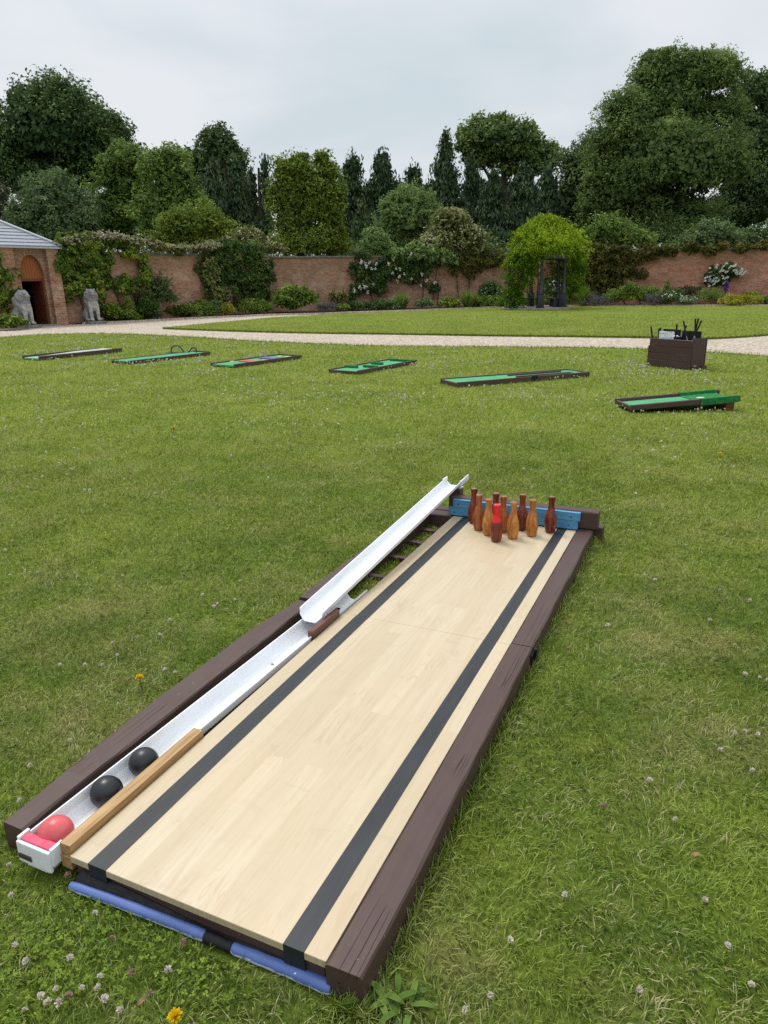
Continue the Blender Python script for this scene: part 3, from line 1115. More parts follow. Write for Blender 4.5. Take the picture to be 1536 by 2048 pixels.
conifer('broad dark weeping conifer filling the gap right of the pointed dark tree', 66, 468, 322, 500, 46)
conifer('dark weeping conifer half hidden behind the light olive tree', 64, 425, 330, 500, 40)
conifer('thin dark conifer spire left of the twin columnar green trees', 67, 531, 322, 495, 17, 0.2)
conifer('sooty conifer standing between two dark spires left of the columnar tree', 69, 505, 345, 500, 22, 0.3)
tree('columnar_tree', 'fresh green columnar tree with ragged top, left of an adjoining taller narrow one', 50.5,
     [(595, 375, 44, 50), (588, 440, 48, 66), (596, 335, 24, 26), (572, 345, 20, 24), (615, 352, 18, 22), (597, 326, 11, 16), (578, 332, 8, 14), (608, 488, 70, 34), (560, 400, 22, 40), (625, 415, 22, 50)], 5.2, L['warm'], puff_px=12, shoots=True, sprig=130, group=TG)
tree('columnar_tree', 'narrow fresh green columnar tree with twiggy tip, right of the broader column', 51,
     [(654, 375, 24, 52), (660, 440, 28, 62), (645, 322, 8, 18), (662, 345, 10, 22), (668, 490, 30, 32), (672, 400, 12, 40)], 5.2, L['warm'], puff_px=11, shoots=True, sprig=110, group=TG)
conifer('slim dark cypress with bare lower trunk right of the columnar trees', 70, 704, 316, 500, 33, 0.4, shape=0.25)
conifer('slim dark cypress with drooping tip in the middle of the cypress row', 70, 765, 311, 500, 32, 0.35, shape=0.25)
conifer('small dark cypress behind the pale green bushy tree', 71, 824, 338, 490, 32, 0.2, shape=0.3)
conifer('stunted grey green conifer at the foot of the cypress row', 60, 722, 410, 510, 20, 0.2, mat='dark')
conifer('thin low conifer beside the tall cypress trunk', 61, 744, 430, 512, 13, 0.2, mat='conifer')
tree('broadleaf_tree', 'pale green bushy tree with upright shoots above the climbing roses', 51,
     [(815, 432, 52, 48), (790, 458, 44, 46), (846, 442, 40, 45), (812, 395, 24, 24), (845, 405, 18, 22), (780, 418, 14, 22), (815, 485, 60, 26)], 5, L['willow'], puff_px=11, aspect=0.34, shoots=True, group=TG)
conifer('tall pyramidal weeping conifer left of the oak', 63, 891, 266, 490, 46, shape=0.9)
conifer('dark weeping conifer standing under the left side of the oak', 66, 945, 312, 500, 34, shape=0.7)
tree('broadleaf_tree', 'spreading oak with sky showing through its lower limbs behind the conifers', 76,
     [(1000, 272, 78, 40), (958, 268, 46, 32), (1052, 298, 50, 38), (942, 296, 32, 28), (1098, 312, 28, 26), (1015, 262, 60, 30), (1040, 335, 45, 28), (962, 322, 36, 20), (1075, 335, 40, 26), (1010, 305, 70, 22), (985, 250, 40, 20)],
     6, L['ash'], layers=3.4, puff_px=13, trunk=0.6, group=TG)
conifer('heavy weeping conifer directly behind the cream flowering elder', 59, 985, 345, 505, 46, shape=0.6)
conifer('heavy weeping conifer behind the golden climber of the garden pavilion', 60, 1050, 335, 505, 50, shape=0.55)
conifer('weeping conifer with a rounded top left of the giant ash', 62, 1098, 340, 505, 40, shape=0.5)
tree('broadleaf_tree', 'dark rounded tree tucked against the left flank of the giant ash', 67,
     [(1162, 335, 46, 55), (1140, 415, 46, 75), (1120, 460, 40, 40), (1180, 430, 50, 70)], 5.5, L['dark'], puff_px=14, group=TG)
tree('broadleaf_tree', 'giant ash with billowing crown, tallest tree right of the pavilion', 59,
     [(1345, 195, 105, 82), (1395, 150, 65, 50), (1275, 258, 82, 78), (1345, 330, 145, 95), (1245, 365, 72, 85), (1425, 300, 72, 100), (1330, 425, 120, 65), (1225, 435, 52, 55), (1330, 125, 40, 22), (1300, 470, 100, 32), (1450, 220, 34, 30), (1205, 330, 30, 60), (1312, 150, 40, 38), (1440, 150, 34, 42), (1250, 215, 46, 36), (1222, 300, 52, 70), (1200, 400, 46, 70), (1372, 128, 34, 28)],
     5.6, L['ash'], layers=4, puff_px=17, aspect=0.38, trunk=0.7, group=TG)
tree('broadleaf_tree', 'sombre dark tree against the right edge beside the giant ash', 65,
     [(1512, 190, 40, 46), (1500, 290, 58, 88), (1530, 400, 72, 95), (1470, 400, 40, 70), (1570, 250, 60, 90), (1440, 445, 60, 55), (1390, 460, 50, 40)], 6, L['dark'], puff_px=15, trunk=0.5, group=TG)
tree('broadleaf_tree', 'low greyish thicket tree peering over the wall below the sombre dark tree', 48.5,
     [(1420, 468, 46, 30), (1385, 482, 36, 20), (1455, 480, 30, 24)], 5, L['grey_green'], puff_px=12, group=TG)
tree('broadleaf_tree', 'low dark leaved tree over the wall at the right edge', 49,
     [(1515, 478, 34, 24), (1560, 470, 40, 36)], 5, L['grey_green'], puff_px=11, group=TG)
tree('broadleaf_tree', 'low green undergrowth tree over the wall right behind the pavilion', 50,
     [(1215, 462, 40, 36), (1180, 480, 30, 22), (1265, 480, 44, 20)], 5, L['mid'], puff_px=11, group=TG)
tree('elder_tree', 'cream flowering elder leaning over the wall left of the pavilion', 47.6,
     [(905, 468, 56, 40), (880, 492, 48, 26), (938, 482, 34, 30), (900, 440, 34, 22), (920, 505, 40, 16)], 5, L['elder'], puff_px=10, group=TG, flowers=(L['elderflower'], 330, 3.4), trunk=.18)
tree('broadleaf_tree', 'small pale green bush topping the wall above the rambling rose', 46.4,
     [(752, 490, 32, 28), (748, 472, 20, 16), (768, 500, 26, 18), (735, 505, 20, 16)], 4.5, L['willow'], puff_px=9, group=TG, trunk=.12)
tree('elder_tree', 'elder bush with cream flower plates behind the creeper covered wall corner', 45.5,
     [(490, 482, 36, 26), (520, 490, 30, 22), (465, 490, 28, 18), (545, 497, 24, 14), (500, 470, 24, 14)], 5, L['elder'], puff_px=9, group=TG, flowers=(L['elderflower'], 120, 3.2), trunk=.15)
conifer('far dark conifer filling the gap between the two slim cypresses', 80, 735, 372, 505, 24, 0.2, shape=.4)
conifer('far dark conifer between the small cypress and the middle cypress', 80, 796, 366, 505, 24, 0.2, shape=.4)
conifer('far dark conifer behind the narrow fresh green column', 82, 676, 378, 505, 24, 0.2, shape=.4)
conifer('far dark conifer between the small cypress and the pyramidal conifer', 80, 856, 372, 505, 26, 0.1, shape=.4)
conifer('far dark conifer glimpsed through the gap under the oak', 84, 1005, 352, 505, 34, 0.0, shape=.4)
conifer('far dark conifer left of the gap under the oak', 85, 960, 356, 505, 30, 0.0, shape=.4)
conifer('far dark conifer closing the view right of the oak', 85, 1055, 350, 505, 36, 0.0, shape=.4)
und, tu = [], []
for x in range(-60, 1700, 12):
    Yb = 55 + rng.uniform(-2, 2)
    c = at(x, rng.uniform(480, 498) if 520 < x < 880 else rng.uniform(470, 494), Yb)
    s = rng.uniform(0.7, 1.3)
    und.append((c[0], c[1], c[2] * 0.5 - .1, s * 1.2, s, c[2] * 0.5 + .1))
Vu, tu = puff_leaves(und, 110000, 0.22, 0.5, lo=-1)
o = quads_object('undergrowth', Vu, L['dark'], None, tu)
tag(o, 'dark undergrowth massed behind the garden wall', 'undergrowth', kind='stuff')

# ------------------------------------------------------------------ walls and gatehouse
def wall(label, P0, P1, h, mat, name='brick_wall'):
    d = np.array(P1) - np.array(P0)
    Lw = float(np.linalg.norm(d))
    root = thing(name, label, 'wall', (P0[0], P0[1], -0.07), math.atan2(d[1], d[0]))
    mb = MB()
    n = int(Lw / 0.6)
    for i in range(n):
        mb.add([(Lw * i / n, 0, 0), (Lw * (i + 1) / n, 0, 0), (Lw * (i + 1) / n, 0, h), (Lw * i / n, 0, h)], [(0, 1, 2, 3)])
    mb.add([(0, .36, 0), (Lw, .36, 0), (Lw, .36, h), (0, .36, h)], [(3, 2, 1, 0)])
    mb.add([(0, 0, h), (Lw, 0, h), (Lw, .36, h), (0, .36, h)], [(0, 1, 2, 3)])
    mb.add([(0, 0, 0), (0, .36, 0), (0, .36, h), (0, 0, h), (Lw, 0, 0), (Lw, .36, 0), (Lw, .36, h), (Lw, 0, h)], [(3, 2, 1, 0), (4, 5, 6, 7)])
    mb.build('wall_face', mat, root, recalc=False)
    cp = MB()
    x = 0.0
    while x < Lw:
        w = random.uniform(0.55, 0.8)
        e = min(Lw, x + w)
        dz = random.uniform(-.012, .012)
        cp.box(x + .006, e - .006, -.06, .42, h + .002 + dz * .2, h + .1 + dz, .015)
        x = e
    cp.build('coping', M['coping'], root)
    return root


wall('long stained red brick wall running from the gatehouse to the creeper covered corner', A0 + WD * 2.88, C1, 3.03, M['brick'])
wall('plain coped brick wall section behind the climbing white roses', C1, C2, 2.98, M['brick'])
wall('orange red brick wall at right carrying the white rose and mossy creeper', C2, C3, 3.02, M['brick_orange'])

gate = thing('gatehouse', 'small brick gatehouse with slate pyramid roof and arched timber doorway', 'gatehouse', (A0[0], A0[1], -0.07), PHI)
mb = MB()
t0, t1, zs, rise, H = 1.17, 2.2, 2.02, 0.92, 3.28
xl, xr = -0.3, 2.88
# facade with an arched opening
mb.add([(xl, 0, 0), (t0, 0, 0), (t0, 0, H), (xl, 0, H)], [(0, 1, 2, 3)])
mb.add([(t1, 0, 0), (xr, 0, 0), (xr, 0, H), (t1, 0, H)], [(0, 1, 2, 3)])
K = 14
for i in range(K):
    a, b = math.pi * (1 - i / K), math.pi * (1 - (i + 1) / K)
    cx, hw = (t0 + t1) / 2, (t1 - t0) / 2
    pa = (cx + hw * math.cos(a), zs + rise * math.sin(a) ** 0.9 if math.sin(a) > 0 else zs)
    pb = (cx + hw * math.cos(b), zs + rise * math.sin(b) ** 0.9 if math.sin(b) > 1e-6 else zs)
    mb.add([(pa[0], 0, pa[1]), (pb[0], 0, pb[1]), (pb[0], 0, H), (pa[0], 0, H)], [(0, 1, 2, 3)])
    mb.add([(pa[0], 0, pa[1]), (pb[0], 0, pb[1]), (pb[0], .3, pb[1]), (pa[0], .3, pa[1])], [(3, 2, 1, 0)])
mb.add([(t0, 0, 0), (t0, .3, 0), (t0, .3, zs), (t0, 0, zs)], [(0, 1, 2, 3)])
mb.add([(t1, 0, 0), (t1, .3, 0), (t1, .3, zs), (t1, 0, zs)], [(3, 2, 1, 0)])
# other sides
mb.add([(xl, 0, 0), (xl, 5.3, 0), (xl, 5.3, H), (xl, 0, H)], [(3, 2, 1, 0)])
mb.add([(xr, 0.37, 0), (xr, 5.3, 0), (xr, 5.3, H), (xr, 0.37, H)], [(0, 1, 2, 3)])
mb.add([(xl, 5.3, 0), (xr, 5.3, 0), (xr, 5.3, H), (xl, 5.3, H)], [(3, 2, 1, 0)])
mb.build('wall', M['brick_gate'], gate, recalc=False)
for x0, x1 in ((0.38, 0.92), (2.33, 2.86)):
    MB().box(x0, x1, -.24, -.002, 0, H - .06, .01).build('pier', M['brick_gate'], gate)
ar = MB()
for i in range(K):
    a, b = math.pi * (1 - (i + .08) / K), math.pi * (1 - (i + .92) / K)
    q = []
    for ang, o1 in ((a, 0.0), (b, 0.0), (b, .19), (a, .19)):
        s_ = max(math.sin(ang), 1e-6) ** 0.9
        q.append((cx + (hw + o1) * math.cos(ang), zs + (rise + o1) * s_))
    v = [(x, -.012, z) for x, z in q] + [(x, .01, z) for x, z in q]
    ar.add(v, [(0, 1, 2, 3), (0, 1, 5, 4), (1, 2, 6, 5), (2, 3, 7, 6), (3, 0, 4, 7)])
ar.build('brick_arch', M['brick_gate'], gate)
ty = MB()
nb = 9
for i in range(nb):
    xa, xb = t0 + (t1 - t0) * i / nb + .004, t0 + (t1 - t0) * (i + 1) / nb - .004
    ha = [zs - .05 + 0.02 + rise * max(0.0, 1 - ((x - cx) / hw) ** 2) ** 0.47 + .03 for x in (xa, xb)]
    ty.add([(xa, .16, zs - .06), (xb, .16, zs - .06), (xb, .16, ha[1]), (xa, .16, ha[0]), (xa, .19, zs - .06), (xb, .19, zs - .06), (xb, .19, ha[1]), (xa, .19, ha[0])],
           [(0, 1, 2, 3), (5, 4, 7, 6), (0, 3, 7, 4), (1, 5, 6, 2)])
ty.build('tympanum_boards', M['tympanum'], gate)
fr = MB()
fr.box(t0 - .01, t1 + .01, .13, .22, zs - .14, zs - .04, .008)
fr.box(t0 - .005, t0 + .07, .135, .215, 0, zs - .142, .008)
fr.box(t1 - .07, t1 + .005, .135, .215, 0, zs - .142, .008)
fr.build('door_frame', M['door'], gate)
dl = MB()
for i in range(7):
    dl.box(t1 - .085, t1 - .055, .24 + i * .125, .24 + i * .125 + .118, 0.05, zs - .16, .006)
dleaf = dl.build('door', M['door'], gate)
MB().tube([(t1 - .1, 1.0, 0.98), (t1 - .14, 1.0, 0.98), (t1 - .14, 1.06, .98)], .012, 6).build('handle', M['iron'], dleaf)
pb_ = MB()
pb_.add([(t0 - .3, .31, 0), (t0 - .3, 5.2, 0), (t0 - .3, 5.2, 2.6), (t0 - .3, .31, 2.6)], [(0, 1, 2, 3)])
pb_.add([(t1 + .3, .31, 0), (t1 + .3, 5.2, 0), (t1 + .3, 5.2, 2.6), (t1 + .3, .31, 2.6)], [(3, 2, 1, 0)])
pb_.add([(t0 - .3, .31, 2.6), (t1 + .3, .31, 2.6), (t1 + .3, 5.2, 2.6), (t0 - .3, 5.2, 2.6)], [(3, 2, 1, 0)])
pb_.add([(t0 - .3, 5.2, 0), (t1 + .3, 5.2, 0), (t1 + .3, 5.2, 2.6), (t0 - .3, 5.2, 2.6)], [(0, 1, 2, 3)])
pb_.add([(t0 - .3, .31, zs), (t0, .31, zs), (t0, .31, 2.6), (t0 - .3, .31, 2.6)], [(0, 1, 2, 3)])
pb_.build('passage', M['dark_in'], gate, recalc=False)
MB().box(t0 - .2, t1 + .2, -.35, 1.6, -.01, .075, .01).build('doorstep', M['flag'], gate)
ig = MB()
for i in range(7):
    x = t0 - .22 + i * .105
    ig.tube([(x, 1.75, 0.1), (x, 1.75, 1.42)], .012, 6)
    ig.tube([(x, 1.75, 1.42), (x, 1.75, 1.5)], [.022, .002], 6)
ig.tube([(t0 - .28, 1.75, 1.3), (t0 + .5, 1.75, 1.3)], .012, 6)
ig.tube([(t0 - .28, 1.75, .7), (t0 + .5, 1.75, .7)], .012, 6)
ig.tube([(t0 - .25, 1.75, 1.62), (t0 - .05, 1.75, 1.66), (t0 + .15, 1.75, 1.6), (t0 + .2, 1.75, 1.48)], .014, 6)
ig.build('inner_gate', M['iron_pale'], gate)
# hipped slate roof in courses
e0, e1, f0, f1 = xl - .22, xr + .12, -.32, 5.5
ax, ay, az, ez = (e0 + e1) / 2 - .0, (f0 + f1) / 2, 4.62, 3.26
rf = MB()
NC = 9
cor = [(e0, f0), (e1, f0), (e1, f1), (e0, f1)]
for sidx in range(4):
    p, q = cor[sidx], cor[(sidx + 1) % 4]
    for i in range(NC):
        ta, tb = i / NC, (i + 1) / NC
        def L3(pt, t, dz):
            return (pt[0] + (ax - pt[0]) * t, pt[1] + (ay - pt[1]) * t, ez + (az - ez) * t + dz)
        a, b, c, d = L3(p, ta, .045), L3(q, ta, .045), L3(q, tb, .012), L3(p, tb, .012)
        a2, b2 = L3(p, ta, .0), L3(q, ta, .0)
        rf.add([a, b, c, d, a2, b2], [(0, 1, 2, 3), (4, 5, 1, 0)])
roof = rf.build('roof', M['slate'], gate)
hp = MB()
for p in cor:
    hp.tube([(p[0], p[1], ez + .05), (ax, ay, az + .05)], .065, 8)
hp.build('hip_roll', M['lead'], roof)
gt = MB()
gt.box(e0 - .02, e1 + .02, f0 - .02, f1 + .02, ez - .07, ez - .006, .01)
gt.build('eaves', M['lead'], gate)

def on_line(P0, P1, px):
    """point of a wall line seen in direction px"""
    P0, P1 = np.array(P0, float), np.array(P1, float)
    lo_, hi_ = -0.6, 1.6
    def pxof(t):
        P = P0 + (P1 - P0) * t
        v = np.array([P[0], P[1], 1.0 - EYE])
        return 768 + FOC * (v @ CR) / (v @ _F)
    for _ in range(50):
        mid = (lo_ + hi_) / 2
        if pxof(mid) < px:
            lo_ = mid
        else:
            hi_ = mid
    return P0 + (P1 - P0) * lo_



BEDPX = [(-100, 27.6), (0, 29.0), (60, 30.0), (165, 32.9), (200, 33.4), (270, 34.7), (360, 36.4), (450, 38.0), (540, 39.3), (640, 39.9), (700, 40.2), (850, 41.4), (1000, 44.6), (1110, 44.0), (1200, 43.0), (1400, 41.0), (1536, 39.4), (1700, 37.5)]


def in_bed(px, Y):
    """keep a plant between the path and the wall"""
    lo_ = float(np.interp(px, [a for a, b in BEDPX], [b for a, b in BEDPX])) + .3
    line = (A0, C1) if px < 548 else ((C1, C2) if px < 1010 else (C2, C3))
    hi_ = on_line(line[0], line[1], px)[1] - .45
    return max(min(Y, hi_), min(lo_, hi_))


# ------------------------------------------------------------------ seated stone lions
def lion_mesh():
    bm = bmesh.new()

    def ell(c, r, rot=0.0, axis='X'):
        m = Matrix.Translation(Vector(c)) @ Matrix.Rotation(rot, 4, axis) @ Matrix.Diagonal((*r, 1))
        bmesh.ops.create_uvsphere(bm, u_segments=20, v_segments=14, radius=1, matrix=m)

    def cap(a, b, r0, r1, n=7):
        for i in range(n):
            f = i / (n - 1)
            rr = r0 + (r1 - r0) * f
            ell(Vector(a).lerp(Vector(b), f), (rr, rr, rr))
    # faces +x; z from 0
    ell((-.22, 0, .24), (.25, .235, .23))                       # rump
    for s in (-1, 1):
        ell((-.14, .19 * s, .2), (.21, .1, .19))                # thigh
        cap((-.02, .22 * s, .06), (.14, .22 * s, .05), .06, .055)   # hind paw
        cap((.2, .12 * s, .55), (.235, .125 * s, .1), .085, .058, 9)  # front leg
        ell((.27, .125 * s, .055), (.1, .068, .052))            # front paw
        ell((.335, .125 * s, .04), (.035, .06, .036))
    cap((-.22, 0, .3), (.1, 0, .66), .23, .2, 9)                # back
    ell((.12, 0, .56), (.19, .2, .24))                          # chest
    ell((.07, 0, .86), (.23, .25, .27))                         # mane
    ell((-.02, 0, .74), (.22, .24, .28))
    ell((.17, 0, .68), (.16, .19, .2))
    ell((.17, 0, .98), (.155, .14, .15))                        # skull
    ell((.3, 0, .93), (.1, .085, .075))                         # muzzle
    ell((.3, 0, .86), (.075, .062, .045))                       # jaw
    ell((.385, 0, .955), (.028, .038, .024))                    # nose
    for s in (-1, 1):
        ell((.265, .06 * s, 1.02), (.045, .05, .03))            # brow
        ell((.1, .13 * s, 1.1), (.04, .045, .05))               # ear
        ell((.335, .042 * s, .915), (.05, .04, .04))
    cap((-.42, .04, .1), (-.3, .3, .05), .045, .04, 8)          # tail
    cap((-.3, .3, .05), (-.02, .34, .05), .04, .06, 8)
    me = bpy.data.meshes.new('lion')
    bm.to_mesh(me)
    bm.free()
    o = bpy.data.objects.new('lion_tmp', me)
    COL.objects.link(o)
    rm = o.modifiers.new('r', 'REMESH')
    rm.mode = 'VOXEL'
    rm.voxel_size = 0.017
    sm = o.modifiers.new('s', 'SMOOTH')
    sm.factor = 0.5
    sm.iterations = 3
    dg = bpy.context.evaluated_depsgraph_get()
    res = bpy.data.meshes.new_from_object(o.evaluated_get(dg))
    bpy.data.objects.remove(o)
    co = np.empty(len(res.vertices) * 3, np.float32)
    res.vertices.foreach_get('co', co)
    co = co.reshape(-1, 3)
    from mathutils import noise as mn
    d = np.zeros(len(co), np.float32)
    for i, p in enumerate(co):
        mane = math.exp(-(((p[0] + .02) / .28) ** 2 + ((p[2] - .82) / .3) ** 2)) * (1 if p[0] < .24 else .2)
        if mane > 0.1:
            v = Vector((p[0] * 9, p[1] * 9, p[2] * 3.5 + p[0] * 3))
            d[i] = (abs(mn.noise(v)) * 1.0 - .25) * .085 * mane
    nr = np.empty(len(co) * 3, np.float32)
    res.vertices.foreach_get('normal', nr)
    co = co + nr.reshape(-1, 3) * d[:, None]
    # eye sockets
    for s in (-1, 1):
        q = np.array([.305, .062 * s, .985])
        w = np.exp(-((np.linalg.norm(co - q, axis=1)) / .024) ** 2)
        co[:, 0] -= w * .028
    mo = np.exp(-((co[:, 2] - .888) / .011) ** 2) * (co[:, 0] > .27)
    co[:, 0] -= mo * .02
    res.vertices.foreach_set('co', co.astype(np.float32).reshape(-1))
    pale = np.clip(np.exp(-(((co[:, 0] - .27) / .12) ** 2)) * (co[:, 2] < .68) * (co[:, 0] > .12) * 1.1, 0, .95)
    pale = np.maximum(pale, .35 * np.exp(-((co[:, 0] - .36) / .07) ** 2) * (co[:, 2] > .8))
    a = res.attributes.new('pale', 'FLOAT', 'POINT')
    a.data.foreach_set('value', pale.astype(np.float32))
    res.materials.clear()
    res.materials.append(M['lion'])
    res.polygons.foreach_set('use_smooth', [True] * len(res.polygons))
    res.update()
    return res


lm = lion_mesh()
lm.name = 'lion_body'
for lab, (px, py), head, sc in (('grey seated stone lion left of the arched doorway, seen side on', (42, 653), R(-20), 1.22),
                                ('grey seated stone lion right of the arched doorway, chest towards the lawn', (181, 644), R(-48), 1.22)):
    off_ = np.array([WD[1], -WD[0]]) * (.85 if px < 100 else .62)
    p = on_line(A0 + off_, C1 + off_, px)
    t = thing('lion_statue', lab, 'statue', (p[0], p[1], -0.05), head, 'stone lions flanking the doorway')
    t.scale = (sc, sc, sc)
    bo = bpy.data.objects.new('lion_body', lm)
    bo.location = (0, 0, .105)
    link(bo, t)
    pl = MB().box(-.5, .42, -.3, .3, 0, .1, .012)
    pl.build('plinth', M['plinth'], t)

# ------------------------------------------------------------------ garden pavilion with golden climber
pc = at(1070, 616, 40.2)
pav = thing('garden_pavilion', 'black iron pavilion with tapered columns on stone base under a golden climber', 'pavilion', (pc[0], pc[1], 0), R(12))
MB().lathe([(1.95, -.05), (1.95, .07), (1.92, .09), (0.02, .095)], 8).build('stone_base', M['flag'], pav)
PR = 1.52
cpos = []
for i in range(6):
    a = R(60 * i - 104)
    cpos.append((PR * math.cos(a), PR * math.sin(a)))
for (x, y) in cpos:
    a = math.atan2(y, x)
    m4 = Matrix.Translation((x, y, 0)) @ Matrix.Rotation(a, 4, 'Z')
    c = MB()
    c.box(-.19, .19, -.19, .19, .09, .16, .01, m4)
    c.box(-.165, .165, -.165, .165, .16, .78, .015, m4)
    c.box(-.185, .185, -.185, .185, .78, .84, .01, m4)
    c.lathe([(.12, .84), (.12, .9), (.1, .93), (.085, 1.6), (.068, 2.35), (.07, 2.38), (.1, 2.42), (.12, 2.48), (.12, 2.52)], 14, m4)
    c.build('column', M['iron'], pav, smooth=True)
rb = MB()
for i in range(6):
    p, q = Vector((*cpos[i], 0)), Vector((*cpos[(i + 1) % 6], 0))
    d = (q - p)
    m4 = Matrix.Translation((p + q) / 2) @ Matrix.Rotation(math.atan2(d.y, d.x), 4, 'Z')
    hl = d.length / 2 + .04
    rb.box(-hl, hl, -.09, .09, 2.52, 2.76, .01, m4)
    rb.box(-hl - .03, hl + .03, -.13, .13, 2.76, 2.83, .01, m4)
rb.build('ring_beam', M['iron'], pav)
ri = MB()
for (x, y) in cpos:
    ri.tube([(x, y, 2.83), (x * .75, y * .75, 3.5), (x * .4, y * .4, 4.0), (0, 0, 4.25)], .035, 6)
ri.build('roof_ribs', M['iron'], pav)
be = MB()
for i in (1, 2, 3):
    p, q = Vector((*cpos[i], 0)) * .8, Vector((*cpos[i + 1], 0)) * .8
    d = (q - p)
    m4 = Matrix.Translation((p + q) / 2) @ Matrix.Rotation(math.atan2(d.y, d.x), 4, 'Z')
    hl = d.length / 2 - .03
    be.box(-hl, hl, -.2, .2, .5, .55, .008, m4)
    be.box(-hl, -hl + .06, -.18, .18, .095, .498, .005, m4)
    be.box(hl - .06, hl, -.18, .18, .095, .498, .005, m4)
be.build('bench', M['iron'], pav)
# climber: its own plant, over the ribs and down the left columns
k = 39.6 / FOC
cl = []
for (x, y, rx, ry, dy) in [(1095, 462, 42, 26, 0), (1060, 480, 34, 28, -.8), (1128, 478, 34, 26, -.6), (1090, 490, 55, 22, -1.2), (1040, 510, 26, 34, -.6), (1150, 500, 22, 26, -.2),
                           (1030, 545, 20, 34, -.5), (1026, 585, 17, 30, -.5), (1052, 520, 26, 22, -1.2), (1095, 445, 22, 14, 0), (1062, 560, 9, 40, 1.0), (1147, 545, 12, 40, .6),
                           (1138, 580, 10, 30, .8), (1032, 608, 14, 10, -.6), (1075, 458, 26, 20, .9), (1115, 470, 30, 20, 1.0), (1155, 520, 14, 26, .6), (1062, 525, 20, 20, 1.3), (1022, 598, 15, 24, -.7), (1038, 580, 14, 34, -.9), (1046, 545, 16, 24, -1.2), (1160, 545, 10, 24, .3), (1152, 560, 11, 36, .5), (1147, 592, 9, 22, .7), (1145, 520, 16, 24, -.4), (1098, 503, 34, 11, -1.5), (1062, 508, 20, 18, -1.5)]:
    c = at(x, y, 40.2 + dy)
    d1 = float(ray(x, y)[1])
    cl.append((c[0], c[1], c[2], rx * k / d1, rx * k * .9 / d1, ry * k / d1 ** 2))
pf = lobes_to_puffs(cl, 0.24, k_area=1.1, lo=-.8, flat=0.9)
Vc, tc_ = puff_leaves(pf, 36000, 0.12, 0.42, 0.35, vary=0.36)
Vc, tc_ = ragged(Vc, tc_, 2.2, -.75, .12)
Vd_, td_ = twigs(np.array(cl), 22, .5, .12, .4, .55, up=.25)
Vc, tc_ = np.vstack([Vc, Vd_]), np.concatenate([tc_, td_])
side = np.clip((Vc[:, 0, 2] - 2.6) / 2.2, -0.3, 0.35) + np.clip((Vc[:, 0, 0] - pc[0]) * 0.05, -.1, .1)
cli = thing('climbing_plant', 'golden green climber draped over the iron pavilion like a dome', 'climber', (pc[0], pc[1], 0))
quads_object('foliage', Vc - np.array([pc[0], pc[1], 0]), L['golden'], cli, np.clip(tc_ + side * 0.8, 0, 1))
vs = MB()
for (x, y) in cpos[4:6] + cpos[3:4]:
    vs.tube([(x * 1.12, y * 1.12, 0), (x * 1.1 + .05, y * 1.1, 1.2), (x * 1.08, y * 1.08 + .05, 2.4), (x * .8, y * .8, 3.4)], [.05, .04, .035, .02], 7)
vs.build('stem', M['stem'], cli)

# ------------------------------------------------------------------ creepers on the walls
def creeper(name, label, line, lobes, leaf, mat, count, puff=0.3, group='creepers on the garden walls', flowers=None, thick=0.28, extra=None, cat='climber', vary=0.26, aspect=0.7, droop=0.25):
    P0, P1 = line
    d = (np.array(P1) - np.array(P0)) / np.linalg.norm(np.array(P1) - np.array(P0))
    nn = np.array([d[1], -d[0]])
    lob = []
    for (x, y, rx, ry) in lobes:
        p = on_line(P0, P1, x)
        d1 = float(ray(x, y)[1])
        k = p[1] / FOC / d1
        z = at(x, y, p[1])[2]
        al = rx * k / max(0.35, abs(d @ np.array([1, -p[0] / p[1]]) ))   # foreshortening along the wall
        lob.append((p, z, al, ry * k / d1))
    base = np.mean([l[0] for l in lob], axis=0)
    root = thing(name, label, cat, (base[0], base[1], 0), 0, group)
    puffs = []
    for p, z, al, rz in lob:
        kk = max(6, int(3.4 * al * rz / (puff * puff)))
        a = rng.uniform(0, 2 * np.pi, kk)
        rr = np.sqrt(rng.random(kk))
        s = puff * rng.uniform(.6, 1.3, kk)
        off = rng.uniform(0.02, thick, kk)
        XY = p[None] + d[None] * (al * rr * np.cos(a))[:, None] + nn[None] * off[:, None]
        puffs.append(np.column_stack([XY, z + rz * rr * np.sin(a), s, s, s * .8]))
    puffs = np.vstack(puffs)
    puffs[:, 2] = np.maximum(puffs[:, 2], 0.15)
    V, t = puff_leaves(puffs, int(count * 1.5), leaf, aspect, droop, vary=vary)
    V, t = ragged(V, t, 1.6, -.8, .10)
    off = np.array([base[0], base[1], 0])
    # nothing grows through the wall
    f = (V[:, :, :2] - np.array(P0)[None, None]) @ nn
    keep = (f.min(1) > 0.0) | (V[:, :, 2].min(1) > 3.06)
    quads_object('foliage', V[keep] - off, mat, root, t[keep])
    if flowers:
        fm, pts, fs, cnt = flowers
        Q = []
        for (x, y, rx, ry) in pts:
            p = on_line(P0, P1, x)
            k = p[1] / FOC
            a = rng.uniform(0, 2 * np.pi, cnt)
            r_ = np.sqrt(rng.random(cnt))
            xs, ys = x + rx * r_ * np.cos(a), y + ry * r_ * np.sin(a)
            for xx, yy in zip(xs, ys):
                pp = on_line(P0, P1, xx) + nn * rng.uniform(thick + .1, thick + .3)
                Q.append((pp[0], pp[1], at(xx, yy, pp[1])[2]))
        blooms(Q, fs, fm, root, off)
    sm = MB()
    for p, z, al, rz in lob[:2]:
        b = p + nn * .08 - base
        sm.tube([(b[0] * .6, b[1] * .6 + 0, 0), (b[0] * .8 + .03, b[1] * .8, z * .5), (b[0], b[1], max(.2, z))], [.03, .025, .012], 6)
    sm.build('stem', M['stem'], root)
    return root


